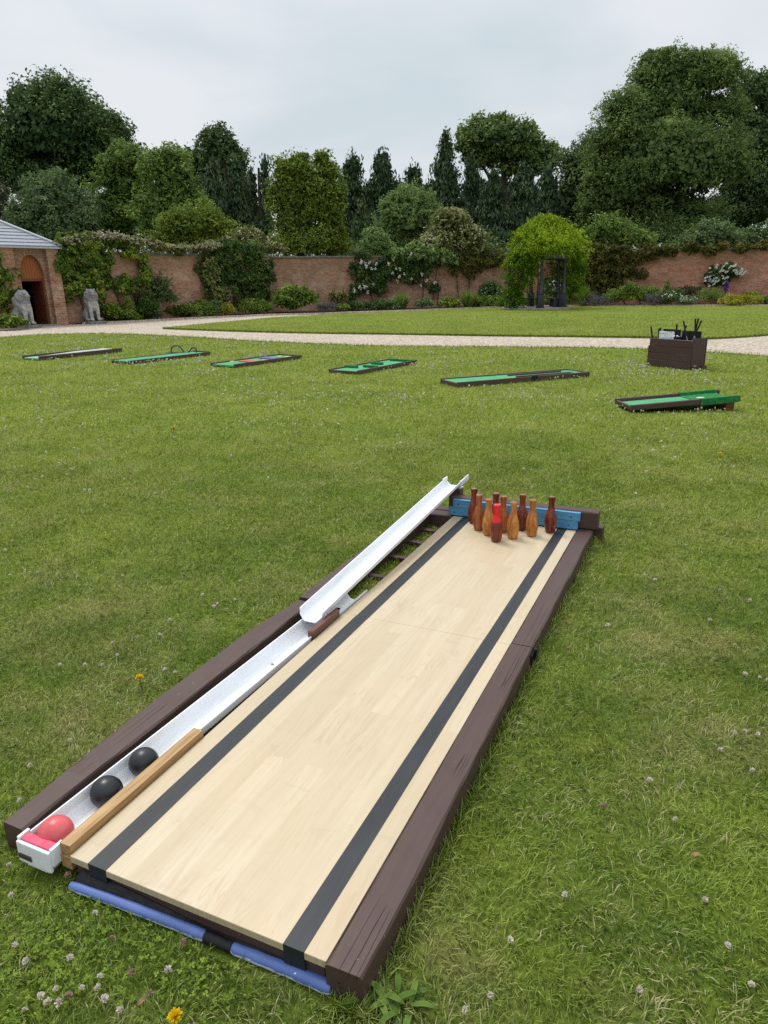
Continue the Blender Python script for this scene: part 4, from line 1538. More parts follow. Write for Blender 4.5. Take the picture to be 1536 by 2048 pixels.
LW = (A0, C1)
MW = (C1, C2)
RW = (C2, C3)
GL = (A0 - WD * 4, A0)
creeper('climbing_plant', 'dark green creeper on the brick left of the gatehouse doorway, behind the side-on lion', (A0 - WD * 3 , A0 + WD * 2),
        [(4, 560, 22, 50), (12, 600, 20, 40), (25, 575, 14, 34), (-20, 560, 30, 60), (5, 520, 14, 20)], 0.13, L['ivy'], 6500, 0.24)
creeper('climbing_plant', 'broad yellow green creeper covering the wall right of the gatehouse, with a bare brick gap', LW,
        [(140, 515, 20, 42), (165, 500, 30, 26), (175, 545, 34, 34), (200, 500, 34, 22), (205, 545, 26, 30), (240, 492, 30, 14), (270, 500, 22, 16), (287, 530, 10, 46), (180, 580, 36, 20), (250, 568, 34, 14), (140, 575, 12, 34),
         (215, 480, 40, 9)], 0.14, L['ivy'], 17000, 0.27, vary=0.3)
creeper('flowering_creeper', 'straggling creeper with feathery cream flowers along the top of the left wall', LW,
        [(160, 483, 30, 8), (205, 474, 34, 8), (250, 478, 34, 9), (295, 486, 32, 9), (330, 494, 22, 6), (375, 496, 26, 6), (415, 494, 24, 8), (355, 499, 14, 4)], 0.12, L['elder'], 5500, 0.2,
        flowers=(L['feather'], [(160, 479, 30, 10), (205, 469, 36, 9), (240, 474, 34, 6), (290, 483, 34, 6), (330, 492, 20, 4), (380, 493, 30, 4), (420, 490, 22, 7)], 0.1, 42))
creeper('climbing_plant', 'tall dark creeper with pale leaf edges covering the wall corner', (C1 - WD * 8, C1),
        [(425, 530, 26, 40), (460, 520, 34, 36), (495, 535, 30, 44), (425, 580, 24, 26), (470, 575, 34, 30), (520, 545, 22, 36), (450, 500, 40, 14), (505, 505, 26, 18), (520, 590, 22, 20)], 0.14, L['rosegreen'], 17000, 0.3,
        flowers=(L['elder'], [(415, 545, 14, 30), (430, 588, 20, 14)], 0.14, 110))
creeper('climbing_plant', 'mossy olive creeper cloaking the wall right of the pavilion', RW,
        [(1180, 545, 34, 42), (1215, 535, 40, 36), (1245, 520, 34, 22), (1190, 575, 40, 22), (1230, 560, 26, 16), (1270, 512, 24, 10), (1270, 548, 26, 5), (1185, 510, 40, 14), (1130, 520, 40, 30), (1120, 560, 40, 30)], 0.13, L['olive'], 15000, 0.28)
creeper('climbing_plant', 'low olive fringe of creeper along the coping of the right wall', RW,
        [(1180, 497, 30, 5), (1230, 498, 30, 5), (1280, 499, 30, 6), (1330, 498, 30, 6), (1380, 497, 30, 7), (1425, 495, 30, 6), (1470, 493, 30, 6), (1515, 492, 30, 6), (1560, 490, 40, 7), (1310, 508, 40, 7), (1400, 504, 30, 5)], 0.12, L['olive'], 9000, 0.2, thick=.3)
creeper('climbing_plant', 'olive creeper hanging over the wall top between the elder and the pavilion', MW,
        [(905, 512, 26, 14), (935, 518, 30, 16), (965, 516, 30, 14), (990, 518, 24, 14), (940, 540, 14, 14), (905, 535, 10, 16)], 0.12, L['olive'], 6500, 0.24)
wr = [(725, 540, 22, 34), (745, 555, 24, 34), (765, 560, 14, 26), (790, 535, 20, 30), (815, 540, 20, 28), (830, 520, 24, 22), (860, 520, 26, 16), (840, 555, 18, 14), (725, 580, 26, 12), (770, 525, 14, 20), (700, 592, 12, 6), (862, 575, 12, 5)]
creeper('climbing_rose', 'rambling dark leaved rose with scattered white blooms in the middle of the wall', MW, wr, 0.13, L['rosegreen'], 14000, 0.26,
        flowers=(L['white'], [(725, 525, 12, 12), (738, 535, 14, 20), (715, 580, 22, 12), (735, 572, 14, 12), (800, 530, 30, 26), (840, 560, 26, 14), (790, 555, 16, 20)], 0.14, 5), cat='rose')
creeper('climbing_plant', 'light green leafy branches arching over the rambling rose', MW,
        [(845, 500, 30, 14), (875, 512, 24, 10), (820, 505, 24, 14), (890, 520, 20, 8), (795, 512, 16, 12)], 0.15, L['willow'], 4500, 0.24, thick=.6)
creeper('climbing_rose', 'white rose in full bloom on the bare orange brick at right', RW,
        [(1430, 548, 20, 14), (1455, 545, 20, 12), (1420, 555, 12, 12), (1470, 548, 12, 8), (1440, 563, 14, 10), (1450, 535, 16, 8)], 0.11, L['rosegreen'], 3800, 0.2,
        flowers=(L['white'], [(1440, 545, 36, 20), (1450, 535, 26, 10), (1420, 560, 14, 12), (1475, 545, 10, 8)], 0.135, 16), cat='rose')
creeper('bare_climber', 'bare twiggy wall shrub below the olive creeper, left of a dark spiky clump', MW, [(875, 560, 12, 20)], 0.06, L['brown'], 160, 0.3)

# ------------------------------------------------------------------ border plants
PG = 'plants in the borders under the walls'


def shrub(name, label, px, Y, wpx, top, leaf=0.11, mat='rosegreen', count=3500, shape='mound', flowers=None, cat='shrub', puff=None, group=PG, base=None, aspect=0.55, droop=0.1, fl_lo=0.1, vary=0.25):
    Y = in_bed(px, Y)
    b = at(px, 600, Y)
    h = at(px, top, Y)[2]
    w = wpx * Y / FOC / 1.04
    root = thing(name, label, cat, (b[0], Y, 0), 0, group)
    pr = puff or max(0.1, min(0.28, w * 0.12))
    if shape == 'mound':
        lob = [(0, 0, h * .5, w * .46, w * .34, h * .5)] + [(rng.uniform(-.3, .3) * w, rng.uniform(-.15, .15) * w, h * rng.uniform(.3, .5), w * rng.uniform(.2, .3), w * .22, h * rng.uniform(.3, .48)) for _ in range(3)]
    elif shape == 'cone':
        lob = [(0, 0, h * (i + .5) / 6, w * .5 * (1 - (i / 6) ** 1.6), w * .5 * (1 - (i / 6) ** 1.6), h / 7) for i in range(6)]
    elif shape == 'loose':
        lob = [(rng.uniform(-.36, .36) * w, rng.uniform(-.2, .2) * w, h * rng.uniform(.3, .9), w * .16, w * .14, h * .12) for _ in range(11)]
    elif shape == 'row':
        lob = [(w * (i + .5) / 7 - w / 2 + rng.uniform(-.05, .05) * w, rng.uniform(-.2, .2), h * rng.uniform(.32, .5), w * .11, w * .09 + .2, h * rng.uniform(.38, .52)) for i in range(7)]
    lob = np.array(lob)
    if shape == 'spiky':
        pass
    pf = lobes_to_puffs(lob, pr, 1.2, lo=-.3)
    pf[:, 2] = np.maximum(pf[:, 2], pr * .4)
    V, t = puff_leaves(pf, int(count * 1.2), leaf, aspect, droop, vary=vary)
    if shape != 'cone':
        V, t = ragged(V, t, max(.5, .6 * w), -.9, .10)
        V2_, t2_ = twigs(lob, 14, .28 * h, leaf, aspect, droop, up=.8)
        V, t = np.vstack([V, V2_]), np.concatenate([t, t2_])
    V[:, :, 2] = np.maximum(V[:, :, 2], 0.0)
    quads_object('foliage', V, L[mat], root, t)
    if flowers:
        fm, cnt, fs = flowers
        li = rng.integers(0, len(lob), cnt)
        u = unit(cnt, fl_lo)
        u[:, 1] = -np.abs(u[:, 1])
        P = lob[li, :3] + u * lob[li, 3:] * rng.uniform(.95, 1.15, cnt)[:, None]
        blooms(P, fs, L[fm], root)
    return root


def spikes(name, label, px, Y, wpx, top, mat='rosegreen', n=220, cat='plant', wid=0.05, group=PG, straight=0.5):
    Y = in_bed(px, Y)
    b = at(px, 600, Y)
    h = at(px, top, Y)[2]
    w = wpx * Y / FOC / 1.04
    root = thing(name, label, cat, (b[0], Y, 0), 0, group)
    a = rng.uniform(0, 2 * np.pi, n)
    r0 = rng.uniform(0, .18, n) * w
    out = rng.uniform(.1, 1, n) ** 0.8 * w * .55
    ht = h * rng.uniform(.55, 1.02, n) * (1 - .35 * (out / (w * .55)) ** 2)
    ca, sa = np.cos(a), np.sin(a)
    p0 = np.stack([r0 * ca, r0 * sa, np.zeros(n)], 1)
    p1 = np.stack([r0 * ca + out * .35 * ca, r0 * sa + out * .35 * sa, ht * .6], 1)
    p2 = np.stack([r0 * ca + out * ca, r0 * sa + out * sa, ht], 1)
    wv = np.stack([-sa, ca, np.zeros(n)], 1) * wid * .5
    Q = np.vstack([np.stack([p0 - wv, p0 + wv, p1 + wv * .9, p1 - wv * .9], 1), np.stack([p1 - wv * .9, p1 + wv * .9, p2 + wv * .08, p2 - wv * .08], 1)])
    t = np.clip(rng.normal(.5, .22, n), 0, 1)
    quads_object('foliage', Q, L[mat], root, np.concatenate([t, t]))
    return root


shrub('shrub', 'rounded fresh green shrub at the foot of the side-on lion, cut by the left edge', 8, 28.9, 64, 632, .12, 'bright', 3000)
shrub('shrub', 'rounded green shrub beside the plinth of the right hand lion', 214, 34.6, 44, 606, .12, 'ivy', 3200)
shrub('box_cone', 'clipped box cone in the bed right of the lions', 254, 35.8, 35, 596, .06, 'warm', 4500, 'cone', cat='topiary', puff=.1)
shrub('shrub', 'low leafy green clump in front of the clipped box cone', 240, 34.9, 52, 624, .11, 'bright', 2600)
shrub('shrub', 'small lime green clump at the path edge below the box cone', 268, 35.4, 24, 631, .09, 'golden', 900)
shrub('shrub', 'dull green bush between the box cone and a loose dark shrub', 290, 37.4, 46, 582, .11, 'rosegreen', 3600)
shrub('shrub', 'loose dark see-through shrub against the stained left wall', 325, 38.0, 62, 552, .1, 'dark', 2600, 'loose')
shrub('shrub', 'grey green feathery clump in front of the loose dark shrub', 305, 36.2, 36, 622, .08, 'grey_green', 1700, aspect=.3)
fx = thing('foxglove_plant', 'three pale flower spikes rising from the feathery clump', 'plant', (*at(306, 600, 36.3)[:2], 0), 0, PG)
for i, (dx, hh) in enumerate(((-.22, 1.15), (.06, 1.2), (.3, .95))):
    P = np.stack([np.full(40, dx) + rng.normal(0, .025, 40), rng.normal(0, .02, 40), np.linspace(.5, hh, 40)], 1)
    Q, tt = flower_heads(P, .06, 3)
    fo = quads_object('flower_spike', Q, L['cream'], fx, tt)
    MB().tube([(dx, 0, 0), (dx, 0, hh)], .01, 5).build('stem', M['stem'], fo)
shrub('shrub', 'long leafy green hedge of perennials edging the gravel left of the yellow shrub', 380, 37.8, 96, 606, .12, 'bright', 6500, 'row')
shrub('shrub', 'blue green clump beside the small yellow shrub', 428, 38.6, 30, 600, .1, 'grey_green', 2000)
shrub('yellow_shrub', 'small yellow shrub in the left border', 452, 38.8, 34, 607, .08, 'yellow', 1900)
shrub('shrub', 'low green mound between the yellow shrub and a large glossy bush', 508, 39.6, 66, 603, .12, 'ivy', 4200)
shrub('shrub', 'large glossy bush with bright leaf tips at the wall corner', 588, 41.0, 92, 570, .16, 'bright', 7000, vary=.32)
shrub('lavender_clump', 'grey lavender mound right of the large glossy bush', 655, 41.5, 50, 606, .09, 'lavender', 2200, aspect=.2)
shrub('rose_bush', 'low bush with pink roses against the plain wall section', 675, 42.5, 34, 583, .1, 'elder', 1100, 'loose', ('pink', 14, .12), cat='rose')
shrub('shrub', 'small lime green clump below the pink roses', 685, 41.4, 28, 608, .09, 'warm', 1300)
shrub('shrub', 'long low dark green planting below the rambling rose', 745, 42.6, 100, 604, .1, 'rosegreen', 4500, 'row')
spikes('spiky_plant', 'dark spiky clump under the rambling rose', 803, 43.0, 44, 578, 'mid', 330)
shrub('flowering_plant', 'small plant dotted with tiny white flowers at the front of the border', 792, 42.4, 18, 611, .06, 'grey_green', 500, flowers=('white', 22, .06))
shrub('shrub', 'grey leaved low clump left of lime green mounds', 848, 43.0, 36, 598, .09, 'grey_green', 2000)
shrub('shrub', 'lime green mound in the border below the bare twiggy shrub', 897, 43.2, 46, 596, .11, 'warm', 3000)
spikes('spiky_plant', 'dark spiky clump left of the pavilion', 937, 44.0, 46, 575, 'mid', 330)
shrub('shrub', 'dark bush with small white flowers left of the pavilion', 983, 45.6, 58, 564, .11, 'rosegreen', 4200, flowers=('white', 26, .08))
shrub('shrub', 'yellow green leafy mounds at the foot of the climber draped pavilion', 985, 44.4, 68, 592, .12, 'bright', 4200, 'row')
shrub('flowering_plant', 'white flowering bush seen through the pavilion columns', 1103, 46.0, 44, 560, .1, 'rosegreen', 2400, flowers=('white', 40, .1))
shrub('shrub', 'low green planting behind the pavilion bench', 1080, 45.2, 90, 592, .11, 'bright', 3600, 'row')
spikes('spiky_plant', 'bright spiky clump right of the pavilion', 1166, 43.2, 42, 566, 'bright', 330)
shrub('lavender_clump', 'wide grey lavender mound right of the pavilion', 1201, 42.0, 70, 590, .09, 'lavender', 3200, aspect=.2)
shrub('shrub', 'rounded bright green bush in front of the mossy olive creeper', 1258, 42.6, 46, 567, .1, 'ivy', 4600)
shrub('shrub', 'mid green bush flanking the rounded bright bush', 1296, 43.6, 50, 574, .1, 'mid', 3400)
shrub('shrub', 'low green filler between the wide lavender and the bright bush', 1225, 43.4, 44, 580, .1, 'mid', 2400)
shrub('lavender_clump', 'narrow grey lavender mound right of the bright bush', 1307, 41.8, 40, 588, .09, 'lavender', 2200, aspect=.2)
shrub('shrub', 'dark pointed shrub against the orange brick', 1331, 43.4, 20, 563, .09, 'mid', 1500, 'cone')
shrub('flowering_plant', 'loose plant with white flowers below the dark pointed shrub', 1345, 42.0, 44, 582, .08, 'rosegreen', 1900, flowers=('white', 30, .08))
shrub('rose_bush', 'small pink flowering plant beside the dark pointed shrub', 1348, 42.8, 26, 577, .08, 'rosegreen', 500, 'loose', ('pink', 26, .09), cat='rose')
shrub('flowering_plant', 'low plant sprinkled with tiny white flowers at the lawn edge', 1376, 41.6, 38, 592, .07, 'grey_green', 1500, flowers=('white', 46, .06))
shrub('shrub', 'wispy grassy bush below the white rose', 1419, 42.0, 60, 577, .09, 'mid', 4200, aspect=.22)
sq = thing('flower_spike', 'purple flower spike beside the white rose', 'plant', (*at(1449, 600, 42.0)[:2], 0), 0, PG)
P = np.stack([rng.normal(0, .035, 90), rng.normal(0, .035, 90), np.linspace(.72, 1.2, 90)], 1)
Q, tt = flower_heads(P, .1, 3)
quads_object('flowers', Q, L['purple'], sq, tt)
MB().tube([(0, 0, 0), (0, 0, 1.1)], .012, 5).build('stem', M['stem'], sq)
shrub('yellow_shrub', 'broad yellow green cushion at the lawn edge in the right border', 1480, 40.4, 68, 591, .08, 'yellow', 4200, 'row')
shrub('shrub', 'taller lime shoots behind the broad yellow cushion', 1502, 41.4, 34, 584, .09, 'golden', 1300)
shrub('shrub', 'green leafy clump at the right edge beside the yellow cushion', 1540, 40.6, 50, 592, .1, 'mid', 2600)
shrub('shrub', 'faded brownish plants in front of the orange wall', 1375, 43.6, 50, 576, .08, 'brown', 700, 'loose')

# ------------------------------------------------------------------ bowling alley
S = 1.46
TH = R(24.65)
BX, BY = -0.5912 * S, 1.0632 * S
ZB = 0.09
alley = thing('bowling_alley', 'wooden garden bowling lane with black stripes, brown side timbers and white ball return gutter', 'bowling lane', (BX, BY, 0), -TH)


def lane_world(u, v, z=0.0):
    return np.array([BX + u * math.cos(TH) + v * math.sin(TH), BY - u * math.sin(TH) + v * math.cos(TH), z])


def lane_local(p):
    dx, dy = p[0] - BX, p[1] - BY
    return (dx * math.cos(TH) - dy * math.sin(TH), dx * math.sin(TH) + dy * math.cos(TH))


W, J, E_ = 0.786, 1.6015, 3.155
boards = []
for (v0, v1, zt) in ((0, J, ZB), (J + .004, E_, ZB - .0015)):
    b = MB().box(0, W, v0, v1, zt - .022, zt, .0012).build('lane_board', M['maple'], alley)
    boards.append(b)
    for u0, u1 in ((.0660, .1276), (.6725, .7290)):
        s = MB()
        s.box(u0, u1, v0 + .001, v1 - .001, zt + .0002, zt + .0014, 0)
        if v0 == 0:
            s.box(u0, u1, -.0013, .0009, zt - .058, zt + .0014, 0)
        s.build('tape_stripe', M['tape'], b)
    if v0 == 0:
        MB().box(0.002, W - .002, -.0006, .0, zt - .0205, zt - .0015, 0).build('edge_band', plain('pale edge band', (0.40, 0.32, 0.2), (0.5, 0.4, 0.26), 8, (30, 1, 1), .5), b)
jt = MB()
beam(jt, 0.01, W - .01, .008, .04, 0.0, ZB - .0225, 'x', .1, .003, .001, 3)
jt.build('support_batten', M['timber_x'], alley)
jt = MB()
beam(jt, 0.01, W - .01, J - .05, J + .05, 0.0, ZB - .024, 'x', .1, .003, .001, 4)
jt.build('support_batten', M['timber_x'], alley)
jt = MB()
beam(jt, 0.004, .03, .045, E_ - .05, 0.0, ZB - .024, 'y', .1, .003, .001, 4)
jt.build('support_batten', M['timber_y'], alley)
tm = MB()
beam(tm, W + .002, .8812, -.008, J + .003, 0.0, ZB + .004, 'y', .06, .006, .0014, 1, .0016)
tm.build('side_timber', M['timber_y'], alley)
tm = MB()
beam(tm, W + .003, .8800, J + .012, 3.235, 0.0, ZB + .0025, 'y', .06, .006, .0014, 2, .0016)
tm.build('side_timber', M['timber_y'], alley)
tm = MB()
beam(tm, -.314, -.205, .02, 1.655, 0.0, .087, 'y', .06, .006, .002, 5, .001)
tm.v = [(x + (float(np.interp(y, [.02, .4, .75, 1.3, 1.66], [.030, .006, -.006, .0, .034])) if x < -.26 else 0), y, z) for x, y, z in tm.v]
o = tm.build('side_timber', M['timber_y'], alley)
tm = MB()
beam(tm, -.278, -.165, 1.667, 3.2, 0.0, .097, 'y', .06, .006, .002, 6, .001)
o = tm.build('side_timber', M['timber_y'], alley)
ct = MB()
beam(ct, -.16, .93, 3.245, 3.32, 0.0, .092, 'x', .08, .005, .0012, 8)
ct.build('cross_timber', M['timber_x'], alley)
ct = MB()
beam(ct, -.03, .905, 3.183, 3.262, .0945, .207, 'x', .06, .007, .0016, 9)
ct.build('back_timber', M['timber_x'], alley)
ct = MB()
beam(ct, -.165, -.012, 3.15, 3.24, 0.0, .088, 'x', .06, .005, .001, 10)
ct.build('cross_timber', M['timber_x'], alley)
MB().box(-.075, .005, 3.27, 3.34, .093, .236, .006).build('gutter_post', M['timber_x'], alley)
for (u0, u1, z0, z1) in ((-.030, .792, .0925, .1455), (-.006, .803, .147, .2005)):
    bb = MB().box(u0, u1, 3.158, 3.1805, z0, z1, .0025).build('backboard_plank', M['blue'], alley)
    sc = MB()
    for u in (u0 + .035, (u0 + u1) / 2, u1 - .055):
        sc.lathe([(.0045, 0), (.0045, .002)], 10, Matrix.Translation((u, 3.158, (z0 + z1) / 2 - .004)) @ Matrix.Rotation(R(90), 4, 'X'))
    sc.build('screw', M['screw'], bb)
for v in (2.19, 2.49, 2.76, 3.0):
    cb_ = MB()
    beam(cb_, -.166, .004, v, v + .034, 0.0, .026, 'x', .05, .003, .001, int(v * 10))
    cb_.build('cross_bar', M['timber_x'], alley)
for v in (0.62, 1.12):
    cb_ = MB()
    beam(cb_, -.205, .004, v, v + .045, 0.0, .026, 'x', .05, .003, .001, int(v * 10))
    cb_.build('cross_bar', M['timber_x'], alley)


def gutter(path, wtop, wbot, h, th=.003, name='gutter', cut0=0.0):
    """path: list of (u, v, zbottom); hexagonal trough with rolled lips"""
    sec = [(-wtop / 2 - .005, h - .003), (-wtop / 2 - .005, h + .004), (-wtop / 2, h + .004), (-wtop / 2 + .002, h - .004), (-wtop / 2 + .003, h * .55), (-wbot / 2, h * .06), (-wbot / 2 + .008, 0), (wbot / 2 - .008, 0), (wbot / 2, h * .06), (wtop / 2 - .003, h * .55), (wtop / 2 - .002, h - .004), (wtop / 2, h + .004), (wtop / 2 + .005, h + .004), (wtop / 2 + .005, h - .003)]
    out = [(wtop / 2 + .001, h - .007), (wtop / 2, h * .55), (wbot / 2 + th, h * .06 - .002), (wbot / 2 - .006, -th), (-wbot / 2 + .006, -th), (-wbot / 2 - th, h * .06 - .002), (-wtop / 2, h * .55), (-wtop / 2 - .001, h - .007)]
    ring = sec + out
    k = len(ring)
    n = 26
    V, F = [], []
    pts = np.array(path, float)
    for i in range(n + 1):
        t = i / n
        p = pts[0] + (pts[1] - pts[0]) * t
        for (a, z) in ring:
            # the near end is cut on a slant: lips start further back than the trough floor
            dv = cut0 * (z / h) if i == 0 else 0
            V.append((p[0] + a, p[1] + dv, p[2] + z))
    for i in range(n):
        for j in range(k):
            F.append((i * k + j, i * k + (j + 1) % k, (i + 1) * k + (j + 1) % k, (i + 1) * k + j))
    F.append(tuple(range(k))[::-1])
    F.append(tuple(n * k + j for j in range(k)))
    return MB().add(V, F).build(name, M['pvc'], alley)


g1 = gutter([(-.110, .0, .032), (-.066, 1.86, .036)], .118, .062, .060)
tag(g1, 'long white gutter lying flat along the lane')
g2 = gutter([(-.090, 1.445, .1025), (-.056, 3.34, .243)], .114, .062, .044, cut0=.02)
tag(g2, 'raised white gutter sloping up to the backboard')
# moulded brackets: end cap at the front, joint at the far end
ec = MB()
ec.box(-.172, -.048, -.028, -.018, .034, .101, .004)
ec.add([(-.172, -.018, .101), (-.176, .012, .104), (-.146, .012, .026), (-.14, -.018, .034)], [(0, 1, 2, 3)])
ec.box(-.176, -.166, -.02, .018, .06, .108, .003)
ec.box(-.054, -.043, -.02, .022, .052, .108, .003)
ec.box(-.146, -.074, -.022, .02, .0225, .0275, .002)
ec.add([(-.055, -.02, .07), (-.055, .02, .07), (-.076, .02, .024), (-.076, -.02, .024), (-.048, -.02, .07), (-.048, .02, .07), (-.07, .02, .02), (-.07, -.02, .02)], [(0, 1, 2, 3), (7, 6, 5, 4), (0, 3, 7, 4), (1, 5, 6, 2)])
ec.add([(-.165, -.02, .07), (-.165, .02, .07), (-.144, .02, .024), (-.144, -.02, .024), (-.172, -.02, .07), (-.172, .02, .07), (-.15, .02, .02), (-.15, -.02, .02)], [(3, 2, 1, 0), (4, 5, 6, 7), (4, 7, 3, 0), (2, 6, 5, 1)])
cap_ = ec.build('gutter_end_cap', M['pvc'], alley)
MB().box(-.165, -.118, -.0315, -.0285, .05, .066, .001).build('brown_strip', M['timber_x'], cap_)
fp = MB()
fp.box(-.166, -.055, -.0165, .012, .07, .103, .006)
fp.build('foam_pad', M['foam_pink'], alley)
gb = MB()
gb.box(-.121, -.1085, 3.27, 3.345, .272, .296, .003)
gb.box(-.001, .010, 3.27, 3.42, .258, .293, .004)
gb.box(.001, .009, 3.36, 3.44, .262, .298, .003)
gb.box(-.02, .0045, 3.29, 3.345, .2355, .2395, .001)
gb.build('gutter_joint', M['pvc'], alley)
rl = MB()
rl.box(-.043, -.0045, .008, .578, .0775, .113, .0015)
rl.box(-.043, -.0050, .004, .578, .036, .0765, .0015)
rl.build('ball_rail', M['oak'], alley)
bl = MB()
bl.add([(-.036, 1.335, .03), (-.004, 1.335, .03), (-.004, 1.575, .03), (-.036, 1.575, .03), (-.03, 1.327, .123), (-.006, 1.33, .123), (.001, 1.56, .123), (-.006, 1.585, .123), (-.027, 1.58, .123)],
       [(0, 1, 5, 4), (1, 2, 6, 5), (2, 3, 8, 7, 6), (3, 0, 4, 8), (4, 5, 6, 7, 8), (3, 2, 1, 0)])
bl.build('rail_block', M['oak_dark'], alley)
hg = MB()
hg.box(.8825, .888, J - .03, J + .05, .03, .075, .002)
hg.box(.888, .9, J + .0, J + .018, .035, .09, .003)
hg.build('hasp', M['black'], alley)

# rolled foam bumper on the grass before the lane
roll = thing('foam_bumper', 'worn blue foam roll over black matting along the front of the bowling lane', 'foam roll', (BX, BY, 0), -TH)
roll_c = spline([lane_local(gp(x, y, .019)) for x, y in [(142, 1769), (275, 1817), (360, 1849), (460, 1889), (565, 1932), (664, 1976)]], 6)
ru = [p[0] for p in roll_c]
rv_ = [p[1] for p in roll_c]


def roll_path(u0, u1):
    pts = []
    for i in range(15):
        u = u0 + (u1 - u0) * i / 14
        pts.append((u, float(np.interp(u, ru, rv_)), .0165 + .0015 * math.sin(u * 9)))
    return pts


for u0, u1, r0, r1 in ((ru[0], .453, .0135, .0165), (.520, ru[-1], .0165, .0172)):
    pts = roll_path(u0, u1)
    n = len(pts)
    MB().tube(pts, [r0 * .72] + [(r0 + (r1 - r0) * i / n) * (1 + .035 * math.sin(i * 2.1)) for i in range(1, n - 1)] + [r1 * .82], 18).build('blue_sleeve', M['blue_foam'], roll, smooth=True)
MB().tube(roll_path(.446, .528), .0152, 18).build('black_sleeve', M['foam_black'], roll, smooth=True)
mt = MB()
nq = 18
for i in range(nq):
    ua, ub = .03 + .70 * i / nq, .03 + .70 * (i + 1) / nq
    def mv(u):
        vv = float(np.interp(u, ru, rv_))
        return [(u, vv + .004, .034), (u, vv * .55, .041 + .004 * math.sin(u * 17) - u * .018), (u, .006, .05 + .004 * math.sin(u * 11) - u * .028)]
    A_, B_ = mv(ua), mv(ub)
    mt.add(A_ + B_, [(0, 3, 4, 1), (1, 4, 5, 2)])
mt.build('black_mat', M['foam_black'], roll, smooth=True, recalc=True)

# pins
def pin_prof(h=.225):
    P_ = [(.0255, 0), (.0300, .009), (.0338, .033), (.0362, .058), (.0364, .074), (.0345, .094), (.0302, .114), (.0248, .134), (.0200, .151), (.0177, .167), (.0174, .182), (.0186, .197), (.0204, .209), (.0206, .218), (.0192, .2235), (.0150, .2250)]
    return [(r, z * h / .225) for r, z in P_]


def smooth_prof(prof, m=4):
    pts = spline([(r, z) for r, z in prof], m)
    return [(float(max(r, .002)), float(z)) for r, z in pts]


pp_ = smooth_prof(pin_prof(), 3)
body = MB().lathe(pp_, 26)
pin_meshes = {}
def pin_mesh(kind):
    if kind in pin_meshes:
        return pin_meshes[kind]
    o_ = MB().lathe(pp_, 26).build('pin_tmp', [M['pin_' + kind], M['pin_top']], None, smooth=True)
    me = o_.data
    bpy.data.objects.remove(o_)
    for p_ in me.polygons:
        if p_.center.z > .2242:
            p_.material_index = 1
    me.name = 'pin_body'
    pin_meshes[kind] = me
    return me


pins = [((947, 1048), 'dark', 'dark brown bowling pin at the far left corner of the rack'),
        ((957, 1062), 'mid', 'reddish tan bowling pin second in the left slanting row'),
        ((976, 1072), 'light', 'golden streaked bowling pin just left behind the red necked pin'),
        ((992, 1085), 'dark', 'front bowling pin with red painted neck'),
        ((990, 1059), 'dark', 'dark bowling pin mostly hidden behind the red necked pin'),
        ((1005, 1066), 'mid', 'reddish brown bowling pin just right behind the red necked pin'),
        ((1025, 1079), 'light', 'golden bowling pin with a knot, right of the red necked pin'),
        ((1043, 1062), 'dark', 'dark streaked bowling pin between the two golden tan pins'),
        ((1063, 1074), 'light', 'tan bowling pin in front of the black stripe side, second from the right end'),
        ((1100, 1067), 'dark', 'dark mahogany bowling pin at the far right corner beside the stripe')]
for (px, py), kind, lab in pins:
    p = gp(px, py - 3, ZB)
    u, v = lane_local(p)
    w = lane_world(u, v + .0, ZB - .001)
    t = thing('bowling_pin', lab, 'bowling pin', (w[0], w[1], ZB + .0005), random.uniform(0, 6), 'ten pins racked at the end of the lane')
    bo = bpy.data.objects.new('pin_body', pin_mesh(kind))
    link(bo, t)
    if 'red painted' in lab:
        cp_ = [(r + .0007, z) for r, z in pp_ if z > .118] 
        cp_[-1] = (.004, cp_[-1][1] + .0007)
        MB().lathe(cp_, 26).build('red_neck', M['pin_red'], t, smooth=True)

# balls in the gutter
for (px, py), r_, mat, lab in (((112, 1661), .0485, 'ball_red', 'scuffed pinkish red ball at the front end of the white gutter'),
                               ((216, 1580), .0485, 'ball_black', 'black ball in the gutter, next behind the red ball'),
                               ((284, 1518), .0475, 'ball_black', 'black ball farthest back in the gutter, beside the end of the oak rail')):
    p = gp(px, py, .094)
    u, v = lane_local(p)
    u = -.110 + .0236 * v - .0
    bm = bmesh.new()
    bmesh.ops.create_icosphere(bm, subdivisions=5, radius=r_)
    w = lane_world(u, v)
    b = MB().bm(bm).build('ball', M[mat], None, smooth=True, loc=(w[0], w[1], .034 + r_ + .002))
    b.rotation_euler = (random.uniform(0, 3), random.uniform(0, 3), 0)
    tag(b, lab, 'ball', 'balls in the return gutter')

# ------------------------------------------------------------------ mini golf lanes
GG = 'putting lanes laid out across the lawn'
golf_rects = []


def golf(label, c4, h=.06, wmul=1.0, hb=None):
    # corners of the side boards' top edges, h above the grass (hb at the far end)
    hb = hb or h
    FL, FR, BRr, BL = [np.array(gp(*q, zq)[:2]) for q, zq in zip(c4, (h + .02, h + .02, hb + .02, hb + .02))]
    f, b = (FL + FR) / 2, (BRr + BL) / 2
    d = (b - f)
    Lg = float(np.linalg.norm(d))
    d /= Lg
    pr = np.array([d[1], -d[0]])
    w = float(((FR - FL) @ pr + (BRr - BL) @ pr) / 2) * wmul
    root = thing('putting_lane', label, 'mini golf lane', (f[0], f[1], .02), math.atan2(d[1], d[0]) - math.pi / 2, GG)
    golf_rects.append((f, d, pr, Lg, w))
    return root, Lg, w


